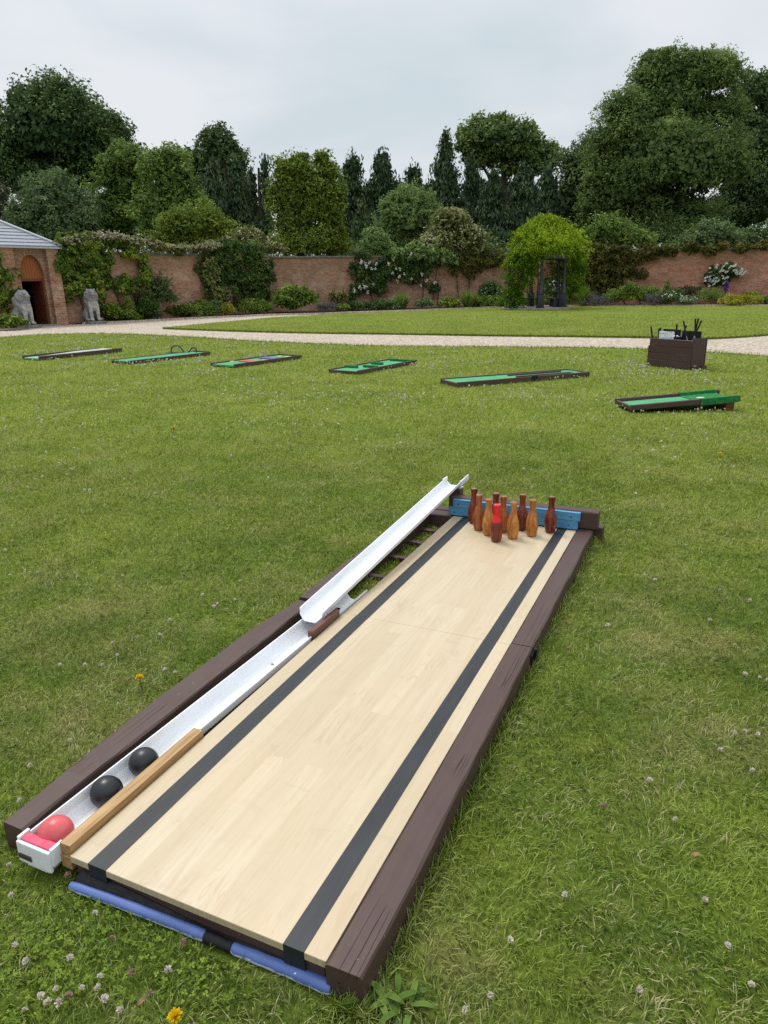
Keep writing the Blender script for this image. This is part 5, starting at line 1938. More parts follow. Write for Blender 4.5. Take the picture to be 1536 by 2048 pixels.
def side(root, w, L0, L1, sgn, h=.085, z0=-.02):
    m_ = MB()
    x0, x1 = (w / 2 - .032, w / 2) if sgn > 0 else (-w / 2, -w / 2 + .032)
    beam(m_, x0, x1, L0, L1, z0, h, 'y', .15, .004, .0012, random.randint(0, 99))
    return m_.build('side_board', M['timber_y'], root)


def endb(root, w, v, h=.08):
    m_ = MB()
    beam(m_, -w / 2 + .033, w / 2 - .033, v, v + .03, -.02, h, 'x', .15, .004, .001, random.randint(0, 99))
    return m_.build('end_board', M['timber_x'], root)


r_, Lg, w = golf('faded mint putting lane with raised brown sides, leftmost on the lawn', [(41, 711), (81, 713), (246, 696), (207.5, 695)], .075)
side(r_, w, 0, Lg * .92, -1, .075)
side(r_, w, 0, Lg, 1, .08)
MB().box(-w / 2 + .034, w / 2 - .034, .02, Lg * .99, 0, .03).build('felt', M['felt_pale'], r_)
rp = MB()
rp.add([(-w / 2 + .036, .55, .031), (w / 2 - .036, .55, .031), (w / 2 - .036, 1.35, .058), (-w / 2 + .036, 1.35, .058), (-w / 2 + .036, Lg - .1, .06), (w / 2 - .036, Lg - .1, .06),
        (-w / 2 + .036, Lg - .1, .03), (w / 2 - .036, Lg - .1, .03), (-w / 2 + .036, 1.35, .03), (w / 2 - .036, 1.35, .03)],
       [(0, 1, 2, 3), (3, 2, 5, 4), (4, 5, 7, 6), (0, 3, 8), (1, 9, 2), (3, 4, 6, 8), (2, 9, 7, 5)])
rp.build('ramp', M['pale_board'], r_)

r_, Lg, w = golf('green putting lane carrying a wavy blue hoop', [(217, 719), (263, 722), (418.5, 703.5), (388, 702)], .055)
side(r_, w, 0, Lg, -1, .055)
side(r_, w, 0, Lg, 1, .057)
endb(r_, w, 0, .035)
endb(r_, w, Lg - .032, .07)
MB().box(-w / 2 + .034, w / 2 - .034, .034, Lg - .036, 0, .04).build('felt', M['felt'], r_)
hp_ = []
x0 = at(343, 700, 16.75)
for i in range(33):
    s_ = i / 32
    px = 343 + 50 * s_
    z = max(.05, .17 + (.20 if s_ < .5 else .12) * math.sin(s_ * 4 * math.pi * .98)) if 0 else 0
    hp_.append((s_, px))
loop = []
for (px, py) in [(343, 706), (342.5, 700), (344, 695), (349, 691.5), (356, 691.5), (362, 696), (367, 703), (372, 706), (377, 704.5), (381, 699.5), (385, 695.5), (389, 695.5), (392, 699), (393, 705)]:
    p = at(px, py, 16.9)
    loop.append(p)
loop = np.array([np.array(q) for q in spline([tuple(q) for q in loop], 4)])
m_inv = r_.matrix_basis.inverted()
lp = [tuple(m_inv @ Vector(q)) for q in loop]
lp = [(a, b, max(.042, c)) for a, b, c in lp]
MB().tube(lp, .016, 8).build('wavy_hoop', M['hoop'], r_, smooth=True)
MB().box(lp[0][0] - .07, lp[0][0] + .07, lp[0][1] - .1, lp[0][1] + .1, .0405, .055, .004).build('hoop_base', M['hoop'], r_)

r_, Lg, w = golf('green putting lane with red, purple and yellow pads', [(417, 726), (473, 728.3), (605, 710), (555, 708)], .055)
side(r_, w, 0, Lg, -1, .055)
side(r_, w, 0, Lg, 1, .057)
endb(r_, w, Lg - .032, .06)
MB().box(-w / 2 + .034, w / 2 - .034, .01, Lg - .036, 0, .03).build('felt', M['felt'], r_)
MB().box(-.12, .25, .55, .78, .031, .05, .004).build('red_pad', M['red_felt'], r_)
MB().box(-.2, .25, 1.2, 1.45, .031, .052, .004).build('purple_pad', M['purple_felt'], r_)
for (x, y) in ((-.24, .5), (.22, .95), (-.05, 1.7), (.15, 1.72)):
    MB().lathe([(.055, .031), (.055, .042), (.04, .046)], 14, Matrix.Translation((x, y, 0))).build('yellow_pad', M['yellow_felt'], r_)

r_, Lg, w = golf('green putting lane with carpet covered bars across it', [(655, 738), (719, 741), (834.6, 719.7), (777.7, 717)], .055)
side(r_, w, 0, Lg, -1, .054)
side(r_, w, 0, Lg, 1, .057)
endb(r_, w, 0, .04)
endb(r_, w, Lg - .032, .06)
MB().box(-w / 2 + .034, w / 2 - .034, .034, Lg - .036, 0, .03).build('felt', M['felt'], r_)
for (x, y, lx) in ((-.18, .45, .26), (.13, .62, .3), (-.05, 1.1, .24), (.16, 1.75, .3), (-.12, 1.78, .16)):
    MB().box(x - lx / 2, x + lx / 2, y, y + .075, .031, .075, .008).build('carpet_bar', M['felt_dark'], r_)

r_, Lg, w = golf('long green putting lane with two dark guide rails, in front of the club box', [(878, 756.5), (919, 765), (1184, 743.5), (1132.5, 738)], .06)
side(r_, w, 0, Lg * .56, -1, .06)
side(r_, w, Lg * .565, Lg, -1, .062)
side(r_, w, 0, Lg * .56, 1, .06)
side(r_, w, Lg * .565, Lg, 1, .064)
endb(r_, w, 0, .045)
endb(r_, w, Lg - .032, .06)
MB().box(-w / 2 + .034, w / 2 - .034, .034, Lg - .036, 0, .042).build('felt', M['felt'], r_)
for x in (-.1, .14):
    m_ = MB()
    beam(m_, x - .018, x + .018, Lg * .46, Lg * .88, .043, .068, 'y', .15, .004, .001, 5)
    m_.build('guide_rail', M['timber_y'], r_)
MB().lathe([(.055, .043), (.055, .0455), (.05, .046)], 16, Matrix.Translation((.02, Lg - .2, 0))).build('hole', M['black'], r_)
MB().box(w / 2 + .001, w / 2 + .012, Lg * .54, Lg * .585, .02, .07, .002).build('hasp', M['black'], r_)

r_, Lg, w = golf('tilted green putting lane with carpet draped over its raised end, nearest at right', [(1233, 796), (1260.5, 812.5), (1474, 792), (1439, 781)], .075, 1.0, .15)
tilt = MB()
ang = math.atan2(.08, Lg)
hold = bpy.data.objects.new('ramp_deck', None)
def tb(m_, name, mat):
    M4 = Matrix.Translation((0, 0, .012)) @ Matrix.Rotation(ang, 4, 'X')
    m_.v = [tuple(M4 @ Vector(p)) for p in m_.v]
    return m_.build(name, mat, r_)
for sg in (-1, 1):
    x0, x1 = (w / 2 - .042, w / 2) if sg > 0 else (-w / 2, -w / 2 + .042)
    m_ = MB()
    beam(m_, x0, x1, 0, Lg + .02, 0, .065, 'y', .12, .005, .0012, 3 + sg)
    tb(m_, 'side_board', M['timber_y'])
m_ = MB()
beam(m_, -w / 2 + .043, w / 2 - .043, 0, .03, 0, .05, 'x', .12, .005, .001, 8)
tb(m_, 'end_board', M['timber_x'])
tb(MB().box(-w / 2 + .043, w / 2 - .043, .031, Lg - .02, .004, .026), 'felt', M['felt'])
dr = MB()
prof = [(-w / 2 - .006, -.006), (-w / 2 - .006, .068), (-w / 2 - .002, .072), (-w / 2 + .044, .072), (-w / 2 + .048, .068), (-w / 2 + .05, .037), (-w / 2 + .09, .03), (w / 2 - .09, .03), (w / 2 - .05, .037), (w / 2 - .048, .068), (w / 2 - .044, .072), (w / 2 + .002, .072), (w / 2 + .006, .068), (w / 2 + .006, -.006)]
n_ = 8
Vd, Fd = [], []
for i in range(n_ + 1):
    y_ = Lg * .62 + (Lg * .36) * i / n_
    for (x, z) in prof:
        Vd.append((x, y_ + (.03 if x > 0 else 0), z + random.uniform(-.002, .002)))
for i in range(n_):
    for j in range(len(prof) - 1):
        Fd.append((i * len(prof) + j, i * len(prof) + j + 1, (i + 1) * len(prof) + j + 1, (i + 1) * len(prof) + j))
dr.add(Vd, Fd)
tb(dr, 'carpet', M['felt_dark'])
MB().box(-w / 2 + .02, w / 2 - .02, Lg - .14, Lg - .04, -.02, .078, .004).build('prop_block', M['oak_dark'], r_)
tb(MB().lathe([(.05, .031), (.05, .034), (.045, .035)], 16, Matrix.Translation((0, Lg * .74, 0))), 'hole', M['pale_board'])

# ------------------------------------------------------------------ box of clubs
FLc, FRc = gp(1293, 732)[:2], gp(1380, 741)[:2]
d = FRc - FLc
Wc = float(np.linalg.norm(d))
cang = math.atan2(d[1], d[0])
cad = thing('club_box', 'dark brown plank box holding putters on the lawn', 'box', (FLc[0], FLc[1], 0), cang)
Dc, Hc = .40, .50
for i in range(4):
    z0, z1 = .015 + i * .121, .015 + i * .121 + .1195
    m_ = MB()
    beam(m_, 0 if i < 3 else .03, Wc, 0, .022, z0, z1, 'x', .2, .004, .001, i)
    m_.build('front_plank', M['box_x'], cad)
    m_ = MB()
    beam(m_, 0, Wc, Dc - .022, Dc, z0, z1 + (.03 if i == 3 else 0), 'x', .2, .004, .001, i + 10)
    m_.build('back_plank', M['box_x'], cad)
for x in (.004, Wc - .026):
    MB().box(x, x + .022, .023, Dc - .023, .01, Hc + (.03 if x > .1 else -.01), .003).build('end_panel', M['box_x'], cad)
MB().box(Wc - .05, Wc - .004, -.012, -.001, .01, .47, .003).build('corner_post', M['box_x'], cad)
MB().box(.03, Wc - .03, .025, Dc - .025, .03, .05).build('base', M['box_x'], cad)
MB().box(.3, Wc - .06, .1, .13, .40, .492, .003).build('divider', M['box_x'], cad)
MB().box(Wc - .0, Wc + .03, .28, .42, 0, .06, .004).build('foot_block', M['box_x'], cad)
cm = cad.matrix_basis.inverted()


def in_box(px, py, dep):
    """position (box frame) seen at px,py on the upright plane dep behind the box front"""
    dv = ray(px, py)
    o3 = Vector((0, 0, EYE))
    a = cm @ o3
    b = cm @ (o3 + Vector(dv))
    t = (dep - a.y) / (b.y - a.y)
    q = a + (b - a) * t
    return q


CG = 'putters standing in the club box'
clubs = [((1302, 653), (1306, 685), .1, 'black gripped putter at the left end of the club box'),
         ((1318, 657), (1317, 684), .16, 'short putter grip just left of the speckled white card'),
         ((1321, 655), (1318, 684), .3, 'putter grip leaning behind the left edge of the speckled card'),
         ((1354, 648), (1350, 682), .08, 'putter crossing in front of the left black panel'),
         ((1367, 642), (1376, 688), .07, 'putter leaning left across the gap between the black panels'),
         ((1373, 651), (1362, 682), .2, 'dark green shafted putter crossing the left leaning one'),
         ((1391, 637), (1389, 686), .1, 'upright putter first in the fan of three at the right end'),
         ((1397, 637), (1385, 686), .13, 'middle putter of the fan of three at the right end'),
         ((1403, 641), (1383, 686), .09, 'outermost putter of the fan of three, leaning far right')]
for (tp, bt, dep, lab) in clubs:
    a, b = in_box(*tp, dep), in_box(*bt, dep)
    dirv = (b - a).normalized()
    foot = a + dirv * ((a.z - .075) / -dirv.z)
    wf = cad.matrix_basis @ foot
    t = thing('putter', lab, 'golf club', tuple(wf), cang, CG)
    rel = a - foot
    gl = rel * (1 - .27 / rel.length)
    MB().tube([(0, 0, 0), tuple(gl)], .0065, 8).build('shaft', M['steel'] if 'green' not in lab else M['felt_dark'], t)
    MB().tube([tuple(gl), tuple(rel * .995), tuple(rel)], [.012, .0155, .013], 8).build('grip', M['black'], t)
    MB().box(-.045, .045, -.012, .012, -.02, .006, .003).build('head', M['steel'], t)
for (x0, x1, yt, dep, lab) in ((1327, 1362, 657.5, .3, 'black panel in the club box behind the speckled card'), (1364.5, 1403, 661, .3, 'black panel in the right half of the club box')):
    a, b = in_box(x0, yt, dep), in_box(x1, yt + 2, dep)
    z1 = (a.z + b.z) / 2
    wl = cad.matrix_basis @ Vector((a.x, dep, .055))
    m_ = MB().box(0, b.x - a.x, 0, .012, 0, z1 - .055, .002)
    o = m_.build('black_panel', M['black'], None, loc=tuple(wl), rz=cang)
    tag(o, lab, 'panel', 'black panels in the club box')
a, b = in_box(1319, 662, .12), in_box(1347, 679, .12)
wl = cad.matrix_basis @ Vector((a.x, .12, b.z - .01))
card = thing('speckled_card', 'speckled white card propped on the rim of the club box', 'card', tuple(wl), cang)
MB().box(0, b.x - a.x, 0, .012, 0, a.z - b.z + .01, .004).build('card_face', M['speckle'], card)
MB().box(.07, b.x - a.x - .03, -.003, -.0005, .008, .045, .001).build('pale_blue_label', plain('pale blue label', (.4, .52, .66), (.5, .6, .72), 9, bump=0), card)
a = in_box(1352, 673, .14)
wl = cad.matrix_basis @ a
bt_ = MB()
bm = bmesh.new()
bmesh.ops.create_icosphere(bm, subdivisions=2, radius=.02)
bt_.bm(bm, Matrix.Translation((-.028, 0, 0)))
bm = bmesh.new()
bmesh.ops.create_icosphere(bm, subdivisions=2, radius=.02)
bt_.bm(bm, Matrix.Translation((.02, 0, .003)))
bt_.tube([(-.1, .0, -.005), (.06, 0, -.002)], .006, 6)
o = bt_.build('white_string', M['pvc'], None, smooth=True, loc=tuple(wl))
tag(o, 'knotted white scrap tied beside the speckled card', 'string')

# ------------------------------------------------------------------ grass
def inside(poly, P):
    x, y = P[:, 0], P[:, 1]
    res = np.zeros(len(P), bool)
    n = len(poly)
    for i in range(n):
        x0, y0 = poly[i]
        x1, y1 = poly[(i + 1) % n]
        c = ((y0 > y) != (y1 > y))
        xx = (x1 - x0) * (y - y0) / (y1 - y0 + 1e-12) + x0
        res ^= c & (x < xx)
    return res


def free(P, m=0.0):
    """True where grass can stand: not under the alley, the putting lanes or the box"""
    dx, dy = P[:, 0] - BX, P[:, 1] - BY
    u = dx * math.cos(TH) - dy * math.sin(TH)
    v = dx * math.sin(TH) + dy * math.cos(TH)
    bad = (u > -0.0) & (u < .875) & (v > .01) & (v < 3.27)
    bad |= (u > -.31) & (u < -.21) & (v > .02) & (v < 1.65)
    bad |= (u > -.275) & (u < -.17) & (v > 1.65) & (v < 3.2)
    bad |= (u > .02) & (u < .81) & (v > -.028) & (v < .02)
    bad |= (u > -.17) & (u < -.05) & (v > -.03) & (v < .06)
    for f, d_, pr, Lg_, w_ in golf_rects:
        q = P[:, :2] - f
        a, b = q @ d_, q @ pr
        bad |= (a > 0.0) & (a < Lg_) & (np.abs(b) < w_ / 2 - .01)
    q = P[:, :2] - FLc
    dd = np.array([math.cos(cang), math.sin(cang)])
    nn_ = np.array([-dd[1], dd[0]])
    bad |= (q @ dd > 0) & (q @ dd < Wc) & (q @ nn_ > 0) & (q @ nn_ < Dc)
    q = P[:, :2] - pc[:2]
    bad |= np.hypot(q[:, 0], q[:, 1]) < 1.9
    return ~bad


from mathutils import noise as mnoise


def patch(P, sc, seed=0.0):
    return np.array([mnoise.noise((x * sc, y * sc, seed)) for x, y in P[:, :2]])


def blades(P, z, Lb, Wb, lean, two=True, straw=0.12, az=None):
    n = len(P)
    a = rng.uniform(0, 2 * np.pi, n) if az is None else az
    ln = np.clip(rng.normal(lean, .28, n), .05, 1.45)
    Ls = Lb * rng.uniform(.5, 1.35, n)
    ca, sa = np.cos(a), np.sin(a)
    p0 = np.column_stack([P[:, 0], P[:, 1], np.full(n, z)])
    l1, l2 = ln * .65, np.minimum(ln * 1.35, 1.65)
    p1 = p0 + np.stack([ca * np.sin(l1), sa * np.sin(l1), np.cos(l1)], 1) * (Ls * .5)[:, None]
    p2 = p1 + np.stack([ca * np.sin(l2), sa * np.sin(l2), np.cos(l2)], 1) * (Ls * .5)[:, None]
    b = rng.uniform(0, 2 * np.pi, n) * .35 + a + np.pi / 2 - .5
    wv = np.stack([np.cos(b), np.sin(b), np.zeros(n)], 1) * (Wb * rng.uniform(.6, 1.3, n) * .5)[:, None]
    t = np.clip(rng.normal(.5, .19, n), 0, .86)
    st = rng.random(n) < straw * np.clip(.75 + 2.6 * patch(P, 2.4, 51.0) + 1.2 * patch(P, 7.0, 52.0), .15, 3.2)
    t = np.where(st, rng.uniform(.9, 1.0, n), t)
    if two:
        Q = np.vstack([np.stack([p0 - wv, p0 + wv, p1 + wv * .85, p1 - wv * .85], 1), np.stack([p1 - wv * .85, p1 + wv * .85, p2 + wv * .12, p2 - wv * .12], 1)])
        return Q, np.concatenate([t, t])
    return np.stack([p0 - wv, p0 + wv, p2 + wv * .3, p2 - wv * .3], 1), t


def scatter(n, y0, y1, half, soft=False, inner=None):
    """points over the strip of lawn between two distances; strips fade into each other"""
    a, b = (y0 * .86, y1 * 1.16) if soft else (y0, y1)
    y = np.sqrt(rng.uniform(a * a, b * b, n)) if y0 > 2.5 else rng.uniform(a, b, n)
    if inner is None:
        x = rng.uniform(-1, 1, n) * (half(y))
    else:
        x = rng.choice([-1, 1], n) * (inner(y) + rng.random(n) * (half(y) - inner(y)))
    P = np.column_stack([x, y])
    if soft:
        w = np.clip((b - y) / (b - y1 * .86), 0, 1)
        if y0 > 1:
            w = w * np.clip((y - a) / (y0 * 1.16 - a), 0, 1)
        P = P[rng.random(n) < w]
    return P


GQ, GT = [], []


def lay(n, y0, y1, half, Lb, Wb, lean, two, straw, lawns=(near_lawn,), z=0.0, clump=True, inner=None):
    P = scatter(n, y0, y1, half, True, inner)
    ok = free(P)
    m_ = np.zeros(len(P), bool)
    for lw in lawns:
        m_ |= inside(lw, P)
    P = P[ok & m_]
    az = None
    if clump:
        g = patch(P, 9.0, 3.0) * 5 + patch(P, 2.0, 1.0) * 4
        az = g + rng.normal(0, 1.1, len(P))
    Q, t = blades(P, z, Lb, Wb, lean, two, straw, az)
    # strawy, dark and lush patches
    pa = patch(P, 1.6, 7.0)
    mod = np.clip(pa * .22, -.2, .16)
    if two:
        mod = np.concatenate([mod, mod])
    if y0 >= 13:
        t = np.where(t < .87, .5 + (t - .5) * .6, t)
    t = np.where(t < .87, np.clip(t + mod * (1 if y0 < 13 else .4), 0, .86), t)
    GQ.append(Q)
    GT.append(t)


hn = lambda y: .62 * y + 1.25
lay(240000, .45, 3.4, hn, .033, .003, .9, True, .15)
lay(5000, .45, 3.4, hn, .062, .0022, 1.0, True, .3)
lay(255000, 3.4, 7.0, lambda y: .58 * y + .9, .032, .0046, .8, True, .13)
lay(190000, 7.0, 13.0, lambda y: .58 * y + .9, .034, .0095, .75, False, .11)
lay(150000, 13.0, 27.0, lambda y: .58 * y + 1.0, .042, .019, .7, False, .035, (near_lawn, far_lawn))
lay(90000, 24.0, 46.0, lambda y: .56 * y + 1.0, .045, .028, .75, False, .02, (far_lawn,))
# a margin of lawn beyond what the first viewpoint sees
lay(60000, .45, 3.4, lambda y: hn(y) + 2.2, .036, .0055, .85, True, .13, inner=hn)
lay(60000, 3.4, 7.0, lambda y: .58 * y + 3.2, .036, .0085, .8, True, .12, inner=lambda y: .58 * y + .9)
lay(50000, 7.0, 13.0, lambda y: .58 * y + 3.4, .038, .013, .75, False, .1, inner=lambda y: .58 * y + .9)
lay(40000, 13.0, 27.0, lambda y: .58 * y + 3.6, .042, .022, .7, False, .03, (near_lawn, far_lawn), inner=lambda y: .58 * y + 1.0)
# shaggy lawn edges over the gravel
ed = np.array([p for p in near_edge] )
seg = []
for poly in (near_edge, far_front):
    for a, b in zip(poly[:-1], poly[1:]):
        a, b = np.array(a), np.array(b)
        n_ = int(np.linalg.norm(b - a) * 260)
        seg.append(a + (b - a) * rng.random((n_, 1)) + rng.normal(0, .03, (n_, 2)))
seg = np.vstack(seg)
Q, t = blades(seg, -.005, .075, .016, 1.05, False, .06)
GQ.append(Q)
GT.append(t * .75)
# longer grass the mower misses along the alley's timbers
seg = []
for u0, v0, u1, v1, cnt in ((.886, -.02, .886, 3.3, 2600), (-.322, .03, -.325, 1.66, 900), (-.285, 1.7, -.285, 3.2, 700), (.80, -.03, .89, -.03, 160)):
    f_ = rng.random(cnt)
    for a_, j_ in zip(f_, np.abs(rng.normal(0, .014, cnt))):
        sgn = 1 if u0 > 0 else -1
        seg.append(lane_world(u0 + (u1 - u0) * a_ + sgn * j_, v0 + (v1 - v0) * a_)[:2])
Q, t = blades(np.array(seg), 0.0, .058, .0032, .75, True, .08)
GQ.append(Q)
GT.append(t)
grass = quads_object('grass', np.vstack(GQ), M['blade'], None, np.concatenate(GT))
tag(grass, 'short mown grass with dry straw patches covering both lawns', 'grass', kind='stuff')

# clover leaves among the grass close by
def trefoils(P, size):
    n = len(P)
    h = rng.uniform(.010, .028, n)
    out = []
    a0 = rng.uniform(0, 2 * np.pi, n)
    s = size * rng.uniform(.7, 1.3, n)
    tl = rng.normal(0, .45, (n, 2))
    for k in range(3):
        a = a0 + k * 2 * np.pi / 3
        dv = np.stack([np.cos(a), np.sin(a), tl[:, 0] * np.cos(a) + tl[:, 1] * np.sin(a) + .1], 1)
        bv = np.stack([-np.sin(a), np.cos(a), -tl[:, 0] * np.sin(a) + tl[:, 1] * np.cos(a)], 1)
        c = np.column_stack([P, h])
        s_ = s[:, None]
        out.append(np.stack([c, c + dv * s_ * .5 - bv * s_ * .45, c + dv * s_ * .95 - bv * s_ * .3, c + dv * s_ * .95 + bv * s_ * .3, c + dv * s_ * .5 + bv * s_ * .45], 1))
    return np.vstack(out)


P = scatter(110000, .5, 3.2, hn)
pn = patch(P, 1.3, 21.0) + .6 * patch(P, 3.5, 22.0)
bl_ = np.exp(-(((P[:, 0] + 1.0) / .5) ** 2 + ((P[:, 1] - 1.35) / .4) ** 2)) * 1.15 + np.exp(-(((P[:, 0] - .05) / .25) ** 2 + ((P[:, 1] - 1.1) / .15) ** 2)) * .5 + np.exp(-(((P[:, 0] - .9) / .3) ** 2 + ((P[:, 1] - 1.7) / .3) ** 2)) * .35
keep = (rng.random(len(P)) < np.clip((pn * .8 + bl_ - .5) * 1.3, 0, .8)) & free(P)
P = P[keep]
Qc = trefoils(P, .0062)
tcl = np.clip(rng.normal(.5, .22, len(P)), 0, 1)
o = quads_object('clover_leaves', Qc, L['clover'], None, np.concatenate([tcl] * 3))
tag(o, 'clover leaves matted in patches of the near lawn', 'clover', kind='stuff')

# clover flowers: far ones as specks, near ones one by one
n = 75000
P = scatter(n, 4.5, 26, lambda y: .56 * y + .6)
dens = patch(P, .55, 31.0) + .8 * patch(P, 1.7, 32.0) + .35 * patch(P, 5.0, 33.0)
fy = np.clip((P[:, 1] - 5) / 4, 0.12, 1) * np.clip((27 - P[:, 1]) / 9, .25, 1)
keep = (rng.random(n) < np.clip((dens - .1) * .7, 0.012, .6) * fy) & free(P) & inside(near_lawn, P)
P = P[keep]
sz = .017 + .0011 * P[:, 1]
c = np.column_stack([P, rng.uniform(.04, .062, len(P))])
V = []
for k in range(3):
    Nn = norm(rng.normal(0, 1, (len(P), 3)))
    V.append(leaf_quads(c, Nn, sz, .9, svar=.25))
o = quads_object('clover_flowers', np.vstack(V), L['cloverfar'], None, np.clip(rng.normal(.5, .25, 3 * len(P)), 0, 1))
tag(o, 'countless white clover flowers sprinkled in drifts over the lawn', 'clover', kind='stuff')


def clover_head(mat, seed):
    n_ = 60
    u = unit(n_, -.35)
    tip = u * .0075 * rng.uniform(.75, 1.2, (n_, 1)) + np.array([0, 0, .001])
    b0 = u * .0025
    sd_ = norm(np.cross(u, rng.normal(0, 1, (n_, 3)))) * .0016
    V = np.stack([b0 - sd_ * .5, b0 + sd_ * .5, tip + sd_, tip - sd_], 1)
    tt = np.clip(.5 + u[:, 2] * .35 + rng.normal(0, .15, n_), 0, 1)
    o_ = quads_object('clover_head_tmp', V, mat, None, tt)
    me_ = o_.data
    bpy.data.objects.remove(o_)
    me_.name = 'clover_head'
    return me_


heads = [clover_head(L['cloverhead'], 1), clover_head(L['cloverhead'], 2), clover_head(L['cloverold'], 3)]
stm = MB().tube([(0, 0, -.04), (.001, 0, 0)], .0009, 5).build('stem_tmp', L['clover'], None)
stem_me = stm.data
bpy.data.objects.remove(stm)
fl = [(136, 1752), (140, 1915), (190, 1827), (52, 1922), (81, 1993), (95, 2005), (118, 2006), (196, 1975), (200, 1953), (112, 1978), (137, 1992), (163, 1976), (209, 1998), (240, 2020), (293, 1785), (224, 1876), (264, 1945), (336, 1940), (300, 1986),
      (366, 1885), (50, 2020), (30, 1890), (18, 1730), (22, 1790), (1209, 1611), (1351, 1638), (1456, 1891), (1503, 1970), (1490, 1463), (1470, 1466), (1515, 1468), (1505, 1541), (1520, 1355), (1490, 1348), (1535, 1360), (1440, 1500), (1300, 1560),
      (428, 1213), (435, 1208), (225, 1285), (120, 1330), (340, 1240), (545, 1330), (330, 1340), (205, 1330), (170, 1330), (480, 1162), (470, 1200), (60, 1145), (20, 1150), (10, 1100), (25, 1082), (75, 1145), (85, 1100), (405, 1190), (245, 1152), (323, 1175),
      (350, 1345), (235, 1310), (320, 1270), (1215, 1250), (1470, 1290), (1440, 1180), (1310, 1160), (1370, 1090), (1290, 1150), (1420, 1240), (1240, 1080), (1500, 1200), (60, 1530), (140, 1480), (40, 1600), (150, 1560), (980, 1990), (1020, 1880), (1130, 1790), (930, 2020), (1280, 1980), (1410, 1800)]
old_idx = {0, 10, 14, 15, 18, 19, 16, 24}
for i, (px, py) in enumerate(fl):
    p = gp(px, py, .032)
    if not free(np.array([p]))[0]:
        continue
    old = i in old_idx
    t = thing('clover_flower', 'withered brownish pink clover flower among the near grass' if old else 'small whitish clover flower standing in the near grass', 'flower', tuple(p), random.uniform(0, 6),
              'withered clover flowers in the near lawn' if old else 'clover flowers in the near lawn')
    s_ = random.uniform(.85, 1.25)
    t.scale = (s_, s_, s_)
    h_ = bpy.data.objects.new('flower_head', heads[2] if old else heads[i % 2])
    h_.rotation_euler = (random.uniform(-.5, .5), random.uniform(-.5, .5), 0)
    link(h_, t)
    link(bpy.data.objects.new('stem', stem_me), t)

# dandelions
for (px, py), s_, lab, hgt in (((350, 2034), 1.0, 'yellow dandelion at the very bottom of the lawn, below the blue roll', .035), ((279, 1357), 1.05, 'yellow dandelion left of the white gutter', .05),
                               ((347, 856), 1.5, 'lone yellow dandelion far out on the left of the lawn', .05), ((1440, 908), 1.3, 'lone yellow dandelion on the right side of the lawn', .04)):
    p = gp(px, py, hgt)
    t = thing('dandelion', lab, 'flower', (p[0], p[1], 0), random.uniform(0, 6), 'dandelions in the lawn')
    n_ = 110
    a = rng.uniform(0, 2 * np.pi, n_)
    el = rng.uniform(.05, 1.2, n_)
    ln = rng.uniform(.010, .017, n_) * s_
    dv = np.stack([np.cos(a) * np.cos(el), np.sin(a) * np.cos(el), np.sin(el)], 1)
    b0 = dv * .002 + np.array([0, 0, hgt])
    sd_ = np.stack([-np.sin(a), np.cos(a), np.zeros(n_)], 1) * .0016 * s_
    V = np.stack([b0 - sd_ * .6, b0 + sd_ * .6, b0 + dv * ln[:, None] + sd_, b0 + dv * ln[:, None] - sd_], 1)
    quads_object('petals', V, L['dandelion'], t, np.clip(rng.normal(.5, .25, n_), 0, 1))
    MB().tube([(.0, .01, 0), (0.002, .004, hgt * .6), (0, 0, hgt)], .0022, 6).build('stem', L['clover'], t)

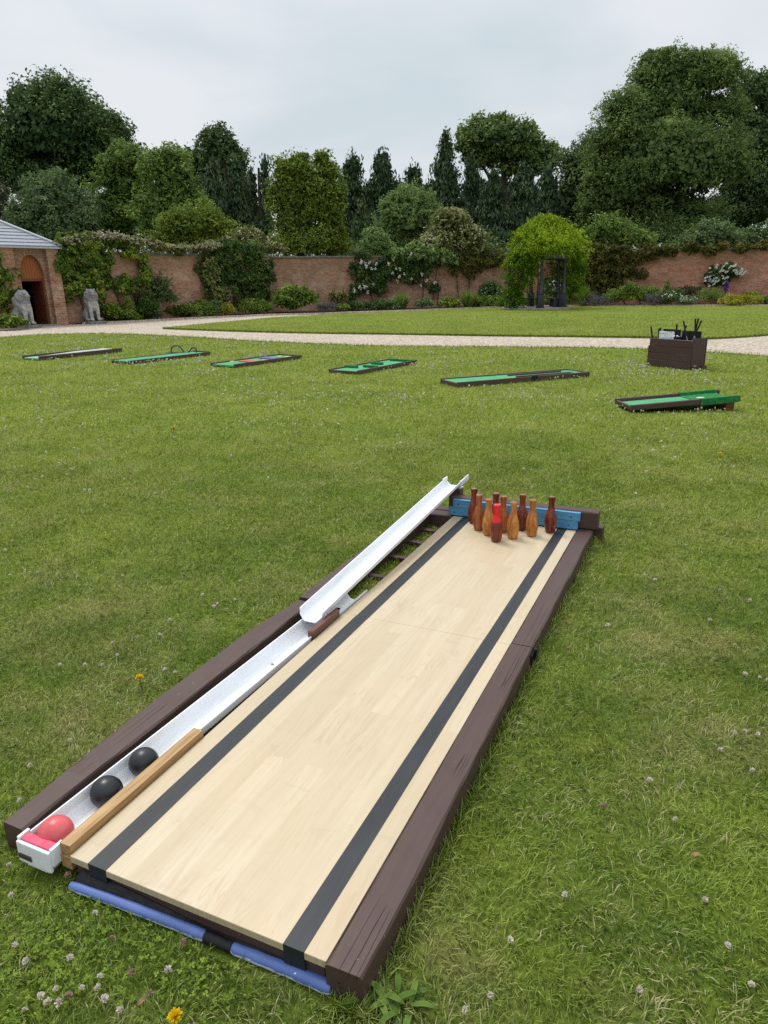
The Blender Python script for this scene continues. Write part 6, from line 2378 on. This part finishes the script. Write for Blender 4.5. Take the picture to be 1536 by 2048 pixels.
# plantain rosette by the corner of the timber
pb3 = gp(778, 2006, .0)
t = thing('plantain_weed', 'broadleaf weed rosette growing at the near corner of the right side timber', 'weed', (pb3[0], pb3[1], 0))
rp_ = random.Random(41)
for _ in range(26):
    ang_ = rp_.uniform(-150, 210)
    ln = rp_.uniform(.035, .09)
    rise_ = rp_.uniform(.004, .03)
    ox_, oy_ = rp_.uniform(-.035, .05), rp_.uniform(-.03, .02)
    a = R(ang_)
    dx, dy = math.cos(a), math.sin(a)
    V, F = [], []
    K_ = 8
    for i in range(K_ + 1):
        s_ = i / K_
        wdt = .0075 * math.sin(math.pi * min(1, s_ * .93 + .07)) ** .8
        z_ = .006 + rise_ * math.sin(s_ * 2.2) * 1.0
        c_ = (dx * ln * s_, dy * ln * s_)
        for q_, dz in ((-1, .004), (0, 0), (1, .004)):
            V.append((ox_ + c_[0] - dy * wdt * q_, oy_ + c_[1] + dx * wdt * q_, z_ + dz))
    for i in range(K_):
        for j in range(2):
            F.append((i * 3 + j, i * 3 + j + 1, (i + 1) * 3 + j + 1, (i + 1) * 3 + j))
    o_ = MB().add(V, F).build('leaf', L['plantain'], t, smooth=True)
    at_ = o_.data.attributes.new('tint', 'FLOAT', 'FACE')
    at_.data.foreach_set('value', np.full(len(F), random.uniform(.2, .9), np.float32))

# dead leaves
for (px, py), lab, s_ in (((1392, 1712), 'curled tan dead leaf in the grass at the lower right', .014), ((1137, 1297), 'reddish dead leaf beside the hasp of the side timber', .013),
                          ((284, 2004), 'orange brown dead leaf near the bottom dandelion', .011), ((1140, 1248), 'pale dead leaf scrap on the grass right of the lane joint', .013)):
    p = gp(px, py, .025)
    V, F = [], []
    for i in range(6):
        s2 = i / 5
        wd = .55 * math.sin(math.pi * (s2 * .9 + .05))
        for q_ in (-1, 0, 1):
            V.append(((s2 - .5) * 2 * s_, q_ * wd * s_, (abs(q_) * .35 + .25 * math.sin(s2 * 4)) * s_))
    for i in range(5):
        for j in range(2):
            F.append((i * 3 + j, i * 3 + j + 1, (i + 1) * 3 + j + 1, (i + 1) * 3 + j))
    o_ = MB().add(V, F).build('dead_leaf', L['deadleaf'], None, smooth=True, loc=tuple(p), rz=random.uniform(0, 6))
    at_ = o_.data.attributes.new('tint', 'FLOAT', 'FACE')
    at_.data.foreach_set('value', np.full(len(F), random.uniform(.3, .95), np.float32))
    tag(o_, lab, 'leaf', 'dead leaves on the lawn')
